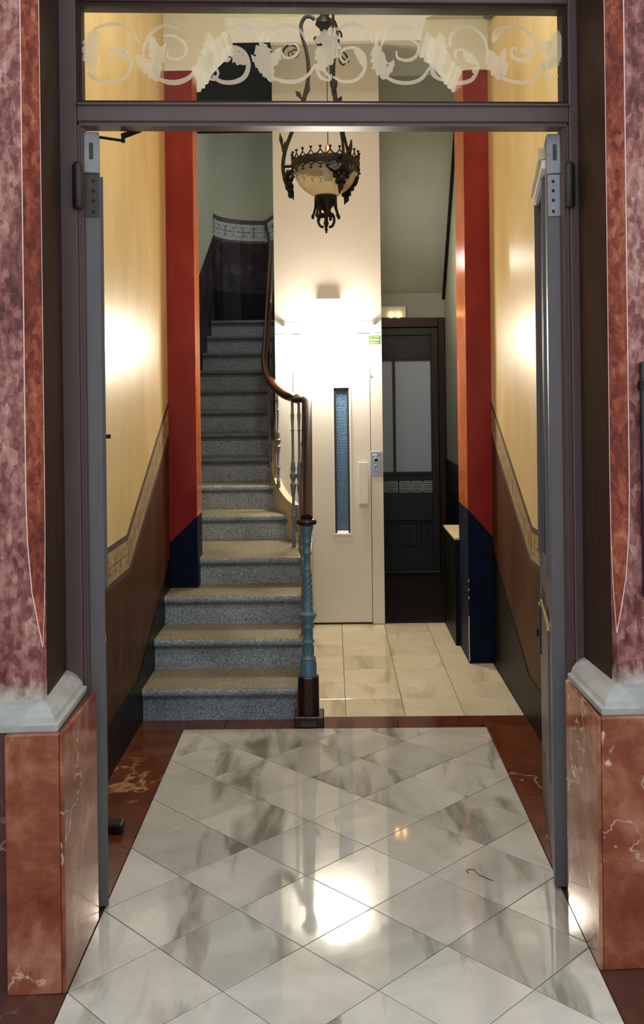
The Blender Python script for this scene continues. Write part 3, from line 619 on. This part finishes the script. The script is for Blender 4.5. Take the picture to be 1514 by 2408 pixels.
# cream curb along the open side
pc = smooth_path([(-.235, 6.28, .865), (-.30, 6.42, .90), (-.375, 6.62, .985), (-.42, 6.85, 1.10), (-.437, 7.1, 1.235), (-.445, 7.6, 1.50), (-.45, 8.4, 1.92), (-.45, 9.3, 2.40)], 5)
vs = []; fs = []
for i, p in enumerate(pc):
    t_ = (pc[min(i + 1, len(pc) - 1)] - pc[max(i - 1, 0)]); nn = Vector((t_.y, -t_.x, 0)).normalized()
    zb_ = .634 if p.y < 6.4 else max(.634, p.z - .5)
    for o_, z_ in ((-.016, p.z), (.03, p.z), (.03, zb_), (-.016, zb_)): q = p + nn * o_; vs.append((q.x, q.y, z_))
for i in range(len(pc) - 1):
    for j in range(4): fs.append((4 * i + j, 4 * i + (j + 1) % 4, 4 * i + 4 + (j + 1) % 4, 4 * i + 4 + j))
fs += [(0, 1, 2, 3), tuple(len(vs) - 4 + j for j in range(4))]
MB().add(vs, fs).build('stringer', 'stringer_paint', st)
MB().prism([(-.148, 4.74), (-.140, 4.74), (-.140, 6.64), (-.148, 6.64)], 0.0, .0 + .60).build('side_panel', 'stringer_paint', st) if False else None
MB().prism_x([(4.74, 0), (6.655, 0), (6.655, .60), (5.70, .60), (5.70, .44), (5.38, .44), (5.38, .28), (5.06, .28), (5.06, .12), (4.74, .12)], -.148, -.142).build('side_panel', 'stringer_paint', st)

# ------------------------------------------------------------------ railing
rl = empty('stair_railing', (-.128, 4.66, 0), 'cast iron stair railing with grey blue newel and brown wooden handrail', 'railing')
NC = (-.128, 4.665)
def npz(zy): return .231 + (1830 - zy) * .000457
prof = [(88, 1830), (88, 1705), (82, 1690), (84, 1675), (76, 1665), (82, 1645), (66, 1625), (53, 1610), (53, 1500), (58, 1482), (70, 1468), (56, 1450), (52, 1436), (52, 1340), (60, 1325), (70, 1310), (58, 1292), (60, 1262), (66, 1250), (72, 1240), (92, 1200), (94, 1180), (70, 1165), (54, 1150), (50, 1000), (44, 800), (50, 775), (44, 752), (36, 735), (42, 715), (33, 700), (33, 565), (45, 552), (45, 535), (38, 525), (40, 440), (50, 425), (44, 405), (42, 395), (52, 340), (62, 300), (70, 272), (70, 262), (40, 230)]
nw = MB().lathe([(r * .000457, npz(zy)) for r, zy in prof], (*NC, 0), 20).build('newel_post', 'newel_paint', rl, smooth=True)
hel = MB()
for k in range(5):
    hel.tube([(NC[0] + (.0222 - .003 * q / 16) * math.cos(2 * math.pi * (k / 5 + q / 16 * 1.1)), NC[1] + (.0222 - .003 * q / 16) * math.sin(2 * math.pi * (k / 5 + q / 16 * 1.1)), npz(1145) + (npz(805) - npz(1145)) * q / 16) for q in range(17)], .0038, 6)
hel.build('twisted_fluting', 'newel_paint', nw, smooth=True)
fl = MB()
for k in range(8):
    a = 2 * math.pi * k / 8; c, s_ = math.cos(a), math.sin(a)
    fl.tube([(NC[0] + .0245 * c, NC[1] + .0245 * s_, npz(1600)), (NC[0] + .0245 * c, NC[1] + .0245 * s_, npz(1510))], .004, 6)
fl.build('fluting', 'newel_paint', nw, smooth=True)
oc = lambda r, z0, z1: MB().prism([(NC[0] + r * math.cos(R(22.5 + 45 * k)), NC[1] + r * math.sin(R(22.5 + 45 * k))) for k in range(8)], z0, z1)
nbs = oc(.0535, .05, .232).build('newel_base', 'newel_wood', rl, bevel=.003); MB().box(NC[0] - .07, NC[0] + .072, NC[1] - .062, NC[1] + .07, .0, .052).build('base_block', 'newel_wood', nbs, bevel=.004)
MB().box(NC[0] - .035, NC[0] + .033, NC[1] - .066, NC[1] - .061, .006, .034).build('base_tablet', 'dark_wood', nbs)
# handrail: rises from the newel, level across the landing corner, then climbs again
def rail(path, name='handrail', w_=.030, h_=.024, mat='rail_wood'): return MB().tube(path, 1.0, 14, w_, h_).build(name, mat, rl, smooth=True)
ring = MB()
rp = smooth_path([(NC[0], NC[1] - .005, .985), (NC[0] - .002, 4.75, 1.03), (NC[0] - .006, 5.0, 1.155), (NC[0] - .014, 5.45, 1.385), (NC[0] - .02, 5.72, 1.515), (NC[0] - .022, 5.80, 1.545), (NC[0] - .026, 5.86, 1.553)], 5)
hr = rail(rp, mat='newel_wood')
tor = MB(); n1, n2 = 24, 10
for j in range(n1):
    a = 2 * math.pi * j / n1
    for k in range(n2):
        b = 2 * math.pi * k / n2; rr = .030 + .019 * math.cos(b); tor.v.append((NC[0] + rr * math.cos(a), NC[1] + rr * math.sin(a), .968 + .015 * math.sin(b)))
tor.f = [(j * n2 + k, ((j + 1) % n1) * n2 + k, ((j + 1) % n1) * n2 + (k + 1) % n2, j * n2 + (k + 1) % n2) for j in range(n1) for k in range(n2)]
tor.lathe([(.032, -.012), (.034, 0), (.03, .016)], (NC[0], NC[1], .968), 16); tor.build('rail_volute', 'newel_wood', hr, smooth=True)
rail([(NC[0] - .02, 5.87, 1.548), (-.17, 5.93, 1.548), (-.235, 6.02, 1.548)], w_=.018, h_=.018, mat='newel_wood')
rp2 = smooth_path([(-.215, 6.05, 1.553), (-.25, 6.2, 1.560), (-.315, 6.38, 1.585), (-.39, 6.58, 1.640), (-.448, 6.80, 1.72), (-.478, 7.02, 1.80), (-.488, 7.25, 1.91), (-.500, 7.7, 2.16), (-.520, 8.3, 2.49), (-.545, 9.15, 2.95), (-.55, 9.3, 3.03)], 5)
hr2 = rail(rp2, w_=.030, h_=.030)
MB().sphere((-.212, 6.03, 1.562), .022, 12, 8, (1.3, 1, .7)).build('rail_scroll', 'newel_wood', hr2, smooth=True)
BP = [(.012, 0), (.014, .03), (.010, .045), (.015, .055), (.009, .066), (.010, .14), (.016, .15), (.010, .158), (.009, .24), (.015, .27), (.020, .30), (.010, .312), (.014, .322), (.021, .335), (.022, .348), (.012, .358), (.017, .37), (.012, .395), (.014, .40), (.009, .41), (.008, .55), (.013, .558), (.008, .566), (.010, .605), (.013, .63), (.009, .645), (.009, .70)]
bal_me = None
def baluster(x, y, z0, z1):
    global bal_me
    if bal_me is None:
        o = MB().lathe(BP, (0, 0, 0), 12).build('baluster', 'iron_paint', rl, smooth=True); bal_me = o
    else:
        o = bal_me.copy(); col.objects.link(o)
    o.location = (x, y, z0); o.scale = (1, 1, (z1 - z0) / .70)
def on_path(path, y):
    for a, b in zip(path, path[1:]):
        if a.y <= y <= b.y: return a.lerp(b, (y - a.y) / (b.y - a.y))
    return path[-1]
for k, y in enumerate((5.16, 5.50)):
    p = on_path(rp, y); baluster(-.165, y, nz[k + 1], p.z - .015)
for x, y, z0 in ((-.246, 6.04, .634), (-.205, 6.02, .634)): baluster(x, y, z0, 1.542)
for y in (6.55, 6.86, 7.14, 7.42, 7.7, 7.98, 8.26, 8.54, 8.82, 9.1):
    p = on_path(rp2, y); q = on_path(pc, y); baluster((p.x + q.x) / 2 if y < 7 else q.x, y, q.z - .004, p.z - .02)
MB().box(-.248, -.228, 6.262, 6.279, .70, .868).build('end_plate', 'iron_paint', rl); MB().tube([(-.235, 6.265, .71), (-.19, 6.2, .70), (-.15, 6.1, .715)], .008).build('bracket_bar', 'iron_paint', rl)

# ------------------------------------------------------------------ lift
LY = 6.665
lift = empty('elevator_shaft', (-.02, LY, 0), kind='structure', label='cream lift shaft rising to the ceiling')
MB().box(-.385, .345, LY, 8.2, 1.998, 3.974).build('upper_wall', 'lift_cream', lift)
MB().box(-.385, .345, LY + .03, 8.2, 0, 1.993).build('core', 'seam', lift)
ld = empty('lift_door', (0, LY, 0), 'cream metal lift door with a narrow wired glass window', 'lift door')
MB().box(-.385, -.268, LY, LY + .029, .004, 1.994).build('jamb', 'lift_cream', ld); MB().box(.264, .345, LY, LY + .029, .004, 1.994).build('jamb', 'lift_cream', ld)
wx0, wx1, wz0, wz1 = .006, .122, .620, 1.626
for nm, b in (('door_panel', (-.264, wx0, .016, 1.990)), ('door_panel', (wx1, .260, .016, 1.990)), ('door_panel', (wx0, wx1, .016, wz0)), ('door_panel', (wx0, wx1, wz1, 1.990))):
    MB().box(b[0], b[1], LY + .001, LY + .029, b[2], b[3]).build(nm, 'lift_cream', ld)
wf = MB(); a, b, c, d = wx0 - .006, wx1 + .007, wz0 - .008, wz1 + .010
wf.box(a, wx0 + .007, LY - .006, LY + .001, c, d).box(wx1 - .006, b, LY - .006, LY + .001, c, d).box(wx0 + .007, wx1 - .006, LY - .006, LY + .001, c, wz0 + .004).box(wx0 + .007, wx1 - .006, LY - .006, LY + .001, wz1 - .004, d)
wf.build('window_frame', 'lift_white', ld)
MB().box(wx0, wx0 + .020, LY + .001, LY + .020, wz0, wz1).box(wx1 - .018, wx1, LY + .001, LY + .020, wz0, wz1).box(wx0, wx1, LY + .001, LY + .020, wz1 - .020, wz1).build('window_rebate', 'dark_wood', ld)
MB().prism_x([(LY - .004, wz0), (LY + .022, wz0), (LY + .022, wz0 + .032)], wx0 + .004, wx1 - .004).build('window_sill', 'lift_white', ld)
MB().box(wx0 + .02, wx1 - .018, LY + .014, LY + .018, wz0 + .012, wz1 - .018).build('window_glass', 'wired_glass', ld)
MB().box(.178, .240, LY - .032, LY - .014, .828, 1.112).box(.178, .186, LY - .016, LY + .001, .828, 1.112).build('handle', 'lift_white', ld, bevel=.002)
cp = empty('call_panel', (.297, LY, 1.1), 'small blue grey lift call panel with two round buttons', 'call panel')
MB().box(.259, .338, LY - .006, LY - .0002, 1.014, 1.184).build('plate', 'panel_metal', cp, bevel=.002)
for z, nm in ((1.124, 'key_switch'), (1.078, 'call_button')):
    b = MB(); n1, n2 = 20, 6
    for j in range(n1):
        for k in range(n2):
            A, B = 2 * math.pi * j / n1, 2 * math.pi * k / n2; rr = .0165 + .0035 * math.cos(B); b.v.append((.298 + rr * math.cos(A), LY - .008 + .003 * math.sin(B), z + rr * math.sin(A)))
    b.f = [(j * n2 + k, ((j + 1) % n1) * n2 + k, ((j + 1) % n1) * n2 + (k + 1) % n2, j * n2 + (k + 1) % n2) for j in range(n1) for k in range(n2)]
    bt = b.build(nm, 'steel', cp, smooth=True)
    MB().sphere((.298, LY - .007, z), .011, 12, 8, (1, .35, 1)).build('button_cap', 'panel_metal' if nm == 'call_button' else 'hinge_iron', bt, smooth=True)
MB().box(.272, .303, LY - .0075, LY - .006, 1.156, 1.166).build('lettering_strip', 'white_paper', cp); MB().sphere((.318, LY - .006, 1.161), .005, 8, 6, (1, .4, 1)).build('indicator', 'dark_plastic', cp)
stk = MB().box(.263, .338, LY - .0012, LY, 1.917, 1.978).build('sticker', 'sticker_green'); tag(stk, 'pale green notice stuck on the lift door jamb', 'sticker')
for z, x0 in ((1.969, .300), (1.951, .270), (1.945, .290), (1.928, .275)): MB().box(x0, .330, LY - .0016, LY - .0011, z - .0018, z + .0018).build('printed_line', 'grille', stk)
o = MB().lathe([(.009, 0), (.009, .004), (.005, .004), (.004, .001)], (0, 0, 0), 14); o = MB().add([(x + .268, LY - z, y + 1.701) for x, y, z in o.v], o.f).build('key_escutcheon', 'steel', ld)
# opal lamp above the lift door
lp = empty('wall_lamp', (-.015, LY, 2.06), 'glowing white opal wall lamp on the cream lift front', 'lamp')
MB().box(-.10, .068, LY - .045, LY, 2.02, 2.235).build('back_box', 'lift_white', lp, bevel=.006)
MB().tube([(-.325, LY - .06, 2.065), (.295, LY - .06, 2.065)], .011, 10).build('arm', 'lift_white', lp)
for x in (-.318, .288): MB().box(x - .008, x + .008, LY - .075, LY, 2.045, 2.088).build('end_clip', 'steel', lp)
MB().sphere((-.015, LY - .085, 1.945), .085, 32, 18, (2.4, 1, 1.45)).build('opal_shade', 'lamp_glow', lp, smooth=True)

# ------------------------------------------------------------------ dark door in the alcove
DY = 8.6
d3 = empty('door_3', (.7, DY, 0), kind='structure', label='dark panelled door with frosted panes right of the lift')
B = lambda nm, x0, x1, y0, y1, z0, z1, mat, par=d3, **k: MB().box(x0, x1, DY - y1, DY - y0, z0, z1).build(nm, mat, par, **k)
B('casing', .938, .995, 0, .07, 0, 2.24, 'dark_brown_wood', bevel=.004); B('casing', .25, .938, 0, .07, 2.158, 2.24, 'dark_brown_wood', bevel=.004)
B('stile', .875, .936, .004, .045, .02, 2.155, 'dark_wood', bevel=.003); B('stile', .25, .33, .004, .045, .02, 2.155, 'dark_wood')
for z0, z1 in ((2.09, 2.155), (1.868, 1.885), (.862, .888), (.46, .66), (.02, .22)): B('rail', .33, .875, .004, .043, z0, z1, 'dark_wood', bevel=.003)
B('mullion', .535, .558, .004, .043, .888, 1.868, 'dark_wood')
B('top_panel', .33, .875, .004, .02, 1.885, 2.09, 'dark_wood')
B('frosted_pane', .33, .535, .012, .018, .888, 1.868, 'frosted_pane'); B('frosted_pane', .558, .868, .012, .018, .888, 1.868, 'frosted_pane')
B('vent_panel', .33, .875, .004, .022, .66, .862, 'dark_wood')
for k in range(5):
    x = .375 + .105 * k - (.008 if k < 2 else 0); g = B('vent_grille', x, x + .098, .022, .026, .706, .806, 'dark_plastic')
    for a in ((x, x + .008, .706, .806), (x + .09, x + .098, .706, .806), (x, x + .098, .706, .713), (x, x + .098, .799, .806)): MB().box(a[0], a[1], DY - .031, DY - .026, a[2], a[3]).build('grille_frame', 'grille', g)
    for q in range(5): MB().box(x + .008, x + .09, DY - .030, DY - .026, .7225 + .0158 * q, .7305 + .0158 * q).build('slat', 'grille', g)
B('lower_panel', .33, .875, .004, .02, .22, .46, 'dark_wood')
for k in range(5): B('panel_batten', .36 + .1 * k + .01, .36 + .1 * k + .072, .02, .034, .235, .43, 'dark_wood', bevel=.004)
B('panel_head', .34, .865, .02, .034, .435, .46, 'dark_wood', bevel=.006)
B('kick_board', .33, .875, .043, .05, .05, .19, 'dark_wood')
em = empty('emergency_light', (.55, DY, 2.29), 'white emergency light with two amber bulbs above the dark door', 'emergency light')
MB().box(.42, .66, DY - .05, DY - .001, 2.243, 2.345).build('housing', 'lift_white', em, bevel=.006, seg=2)
for x in (.530, .594): MB().sphere((x, DY - .056, 2.268), .014, 12, 8, (1, 1, 1.5)).build('bulb', 'amber_glow', em, smooth=True)

# ------------------------------------------------------------------ hanging lantern
CX_, CY_ = -.016, 4.5
ch = empty('hanging_lantern', (CX_, CY_, 4.0), 'black wrought iron hanging lantern with a cream glass bowl', 'lantern')
RZ = 2.64; RR = .152
rg = MB(); N = 48
rg.lathe([(RR - .006, RZ - .020), (RR + .004, RZ - .020), (RR + .008, RZ), (RR + .004, RZ + .018), (RR - .006, RZ + .018), (RR - .006, RZ - .020)], (CX_, CY_, 0), N)
gal = MB(); K = 22
for k in range(K):
    a = 2 * math.pi * k / K; an = 2 * math.pi * (k + 1) / K; am = (a + an) / 2; rr = RR + .004
    P3 = lambda q, z: (CX_ + rr * math.cos(q), CY_ + rr * math.sin(q), z)
    for sg, zb in ((1, RZ + .016), (-1, RZ - .018)):
        h = .034 if sg > 0 else .026
        gal.tube([P3(a, zb + sg * h), P3(a, zb + sg * (h - .014)), P3(a + (am - a) * .5, zb + sg * .006), P3(am, zb), P3(an - (am - a) * .5, zb + sg * .006), P3(an, zb + sg * (h - .014)), P3(an, zb + sg * h)], .0032, 5)
        gal.sphere(P3(a, zb + sg * h), .0078, 8, 5, (1, 1, .6))
crown = rg.build('crown_ring', 'black_iron', ch, smooth=True); gal.build('pierced_gallery', 'black_iron', crown)['kind'] = 'stuff'
bpz = [(RR - .008, RZ - .012), (RR - .008, RZ - .035), (RR - .014, RZ - .06), (RR - .028, RZ - .088), (RR - .05, RZ - .113), (RR - .082, RZ - .135), (.045, RZ - .15), (.03, RZ - .153)]
bw = MB(); k = len(bpz); n = 40
for j in range(n):
    a = 2 * math.pi * j / n
    for r_, z_ in bpz: bw.v.append((CX_ + r_ * math.cos(a), CY_ + r_ * math.sin(a), z_))
bw.f = [(j * k + i, ((j + 1) % n) * k + i, ((j + 1) % n) * k + i + 1, j * k + i + 1) for j in range(n) for i in range(k - 1)]
bowl = bw.build('glass_bowl', 'bowl_glass', ch, smooth=True)
eg = MB()
def bsurf(ang, z):
    for (r0, z0), (r1, z1) in zip(bpz, bpz[1:]):
        if z1 <= z <= z0: r_ = r0 + (r1 - r0) * (z - z0) / (z1 - z0) if z1 != z0 else r0; return (CX_ + (r_ + .001) * math.cos(ang), CY_ + (r_ + .001) * math.sin(ang), z)
    return (CX_ + .05 * math.cos(ang), CY_ + .05 * math.sin(ang), z)
for c0 in (-130, -90, -50, 30, 120, 200):
    cz = RZ - .078
    for q in range(6):
        an = R(60 * q + 10); eg.tube([bsurf(R(c0) + .03 * math.cos(an), cz + .004 * math.sin(an)), bsurf(R(c0) + .12 * math.cos(an), cz + .017 * math.sin(an))], .0011, 5)
    eg.tube([bsurf(R(c0) + .05, cz - .012), bsurf(R(c0) + .18, cz - .026), bsurf(R(c0) + .30, cz - .022), bsurf(R(c0) + .42, cz - .008)], .001, 5)
eg.build('engraved_sprigs', 'engraved', bowl)['kind'] = 'stuff'
pxr = lambda px: (767 - px) / FPX * CY_
armp = [(745, 45), (735, 38), (722, 40), (713, 58), (716, 85), (724, 115), (729, 150), (728, 185), (719, 225), (702, 275), (684, 318), (672, 350), (666, 385), (669, 415), (678, 442), (688, 464)]
prof_arm = [(pxr(px), atY(px, py, CY_).z) for px, py in armp]
def arm_(ang):
    c, s_ = math.cos(ang), math.sin(ang); Q = lambda r_, z_: Vector((CX_ + r_ * c, CY_ + r_ * s_, z_))
    am = MB().tube(smooth_path([Q(*p) for p in prof_arm], 4), .0078, 8, .75, 1.2).build('arm', 'black_iron', ch, smooth=True)
    lf = MB()
    tv = Vector((-s_, c, 0))
    def emit(nm):
        nonlocal lf
        lf.build(nm, 'black_iron', am, smooth=True); lf = MB()
    def curl(r0, z0, R0, dr, turns, th=.0055):
        pts = []; m = 22
        for i in range(m + 1):
            u = i / m; a = u * turns * 2 * math.pi; rad = R0 * (1 - .75 * u); pts.append(Q(r0 + dr * rad * math.cos(a), z0 + rad * math.sin(a)))
        lf.tube(pts, [th * (1 - .4 * i / m) for i in range(m + 1)], 6)
    def flat(r0, z0, r1, z1, wd, th=.004):
        a, b = Q(r0, z0), Q(r1, z1); vs = []; m = 10
        d = (b - a).normalized(); nn = d.cross(tv).normalized()
        for i in range(m + 1):
            u = i / m; wv = wd * math.sin(math.pi * (u * .92 + .06)) * (.72 + .28 * math.cos(u * 9)); p = a.lerp(b, u)
            vs += [p + nn * wv + tv * th, p - nn * wv + tv * th, p - nn * wv - tv * th, p + nn * wv - tv * th]
        lf.add(vs, [(4 * i + j, 4 * i + (j + 1) % 4, 4 * i + 4 + (j + 1) % 4, 4 * i + 4 + j) for i in range(m) for j in range(4)] + [(0, 1, 2, 3), tuple(4 * m + j for j in range(4))])
    curl(.150, 3.165, .045, 1, 1.15); emit('scroll'); curl(.140, 3.165, .02, -1, .8, .004); emit('scroll')
    for q in ((.098, 2.93, .07, 3.03, .014), (.10, 2.94, .135, 2.99, .013), (.10, 2.94, .125, 2.90, .011), (.196, 2.70, .212, 2.80, .010), (.197, 2.66, .188, 2.76, .012), (.185, 2.60, .15, 2.48, .015), (.18, 2.585, .15, 2.63, .011)):
        flat(*q); emit('leaf')
    # palmette hugging the bowl
    for sg in (-1, 1):
        pts = [Q(.188, 2.60) + tv * sg * .004, Q(.182, 2.575) + tv * sg * .028, Q(.172, 2.585) + tv * sg * .05, Q(.166, 2.60) + tv * sg * .062]
        lf.tube(smooth_path(pts, 4), [.015] * 5 + [.013] * 4 + [.010] * 4, 7); lf.sphere(pts[-1], .011, 8, 6)
        lf.sphere(Q(.17, 2.555) + tv * sg * .028, .014, 8, 6); lf.sphere(Q(.165, 2.53) + tv * sg * .014, .013, 8, 6)
    lf.sphere(Q(.17, 2.545), .022, 8, 6); lf.sphere(Q(.165, 2.51), .014, 8, 6, (1, 1, 1.4))
    emit('palmette'); lf.tube([Q(RR, RZ), Q(.20, RZ)], .007, 6); emit('stay')
for a in (174, -66, 54): arm_(R(a))
hb = MB().lathe([(.004, 4.0), (.05, 3.985), (.052, 3.97), (.012, 3.95), (.010, 3.42), (.03, 3.40), (.05, 3.385), (.02, 3.36), (.018, 3.33), (.034, 3.315), (.04, 3.29), (.02, 3.27), (.016, 3.23), (.05, 3.225), (.03, 3.19), (.006, 3.17)], (CX_, CY_, 0), 14).build('hub_rod', 'black_iron', ch, smooth=True)
MB().tube([(CX_ + .012, CY_, 3.2), (CX_ + .012, CY_, 2.73)], .0028, 6).build('cord', 'dark_wood', ch)
MB().lathe([(.004, 2.735), (.012, 2.728), (.014, 2.705), (.017, 2.70), (.018, 2.66), (.012, 2.65)], (CX_ + .012, CY_, 0), 14).build('lamp_socket', 'brass', ch, smooth=True)
MB().lathe([(.012, 2.65), (.022, 2.62), (.026, 2.59), (.018, 2.565), (.004, 2.56)], (CX_ + .012, CY_, 0), 14).build('bulb', 'frosted_pane', ch, smooth=True)
cup = MB().lathe([(.048, 2.500), (.052, 2.494), (.048, 2.475), (.038, 2.455), (.026, 2.44), (.012, 2.425)], (CX_, CY_, 0), 18).build('bottom_cup', 'black_iron', ch, smooth=True)
lv = MB()
for k in range(7):
    a = R(360 / 7 * k + 20); c, s_ = math.cos(a), math.sin(a); q = lambda r_, z_: (CX_ + r_ * c, CY_ + r_ * s_, z_)
    lv.tube([q(.046, 2.49), q(.046, 2.465), q(.050, 2.44), q(.058, 2.415), q(.064, 2.402)], [.009, .009, .007, .0055, .007], 6); lv.sphere(q(.062, 2.402), .008, 8, 6, (1, 1, 1.5))
lv.build('leaf_drop', 'black_iron', cup, smooth=True)
fn = MB().lathe([(.002, 2.43), (.013, 2.42), (.009, 2.40), (.004, 2.392), (.012, 2.375), (.012, 2.365), (.004, 2.355), (.006, 2.345), (.010, 2.340), (.004, 2.335), (.006, 2.328), (.001, 2.323)], (CX_, CY_, 0), 12)
for k in range(4):
    a = R(90 * k + 5); c, s_ = math.cos(a), math.sin(a); q = lambda r_, z_: (CX_ + r_ * c, CY_ + r_ * s_, z_)
    fn.tube(smooth_path([q(.012, 2.352), q(.028, 2.358), q(.037, 2.38), q(.034, 2.405), q(.022, 2.415), q(.016, 2.402)], 4), .0062, 6); fn.sphere(q(.02, 2.405), .012, 8, 6)
fn.build('pendant_finial', 'black_iron', cup, smooth=True)

# ------------------------------------------------------------------ added lights out of view, pipes
cl = empty('added_ceiling_light', (0, 3.75, 4.0), 'added unseen ceiling light brightening the hall above the doorway', 'lamp')
MB().lathe([(.17, 4.0), (.17, 3.97), (.16, 3.96), (.15, 3.96)], (0, 3.75, 0), 28).build('rim', 'lift_white', cl); MB().lathe([(.15, 3.962), (.13, 3.945), (.07, 3.93), (.01, 3.927)], (0, 3.75, 0), 28).build('diffuser', 'hall_fill', cl, smooth=True)
al = empty('added_flank_light', (.346, 7.5, 2.6), 'added unseen light on the flank of the lift shaft brightening the alcove', 'lamp')
MB().box(.346, .357, 7.35, 7.65, 2.52, 2.68).build('backplate', 'lift_white', al); MB().box(.357, .368, 7.37, 7.63, 2.54, 2.66).build('diffuser', 'alcove_fill', al, bevel=.004)
sf = empty('added_ceiling_light', (-.66, 7.7, 4.45), 'added unseen ceiling light brightening the stairs behind the black floor edge', 'lamp')
MB().lathe([(.14, 4.45), (.14, 4.43), (.13, 4.42), (.12, 4.42)], (-.66, 7.7, 0), 24).build('rim', 'lift_white', sf); MB().lathe([(.12, 4.422), (.10, 4.405), (.05, 4.395), (.01, 4.392)], (-.66, 7.7, 0), 24).build('diffuser', 'stair_fill', sf, smooth=True)
o = MB().tube([(.915, 5.0, 3.58), (.915, 5.45, 3.70)], .018, 12).build('conduit', 'lift_white', smooth=True); tag(o, 'short white conduit at the top of the right wall', 'pipe')
MB().tube([(.915, 5.44, 3.697), (.915, 5.58, 3.735)], .022, 12).build('sleeve', 'hinge_iron', o, smooth=True)

th = MB().tube(smooth_path([z_ for z_ in [(.43, 3.20, .001), (.425, 3.215, .001), (.435, 3.225, .001), (.452, 3.22, .001), (.462, 3.19, .001), (.50, 3.15, .001)]], 5), .0012, 5).build('thread', 'black_iron'); tag(th, 'thin curled black thread lying on a white floor tile', 'thread')
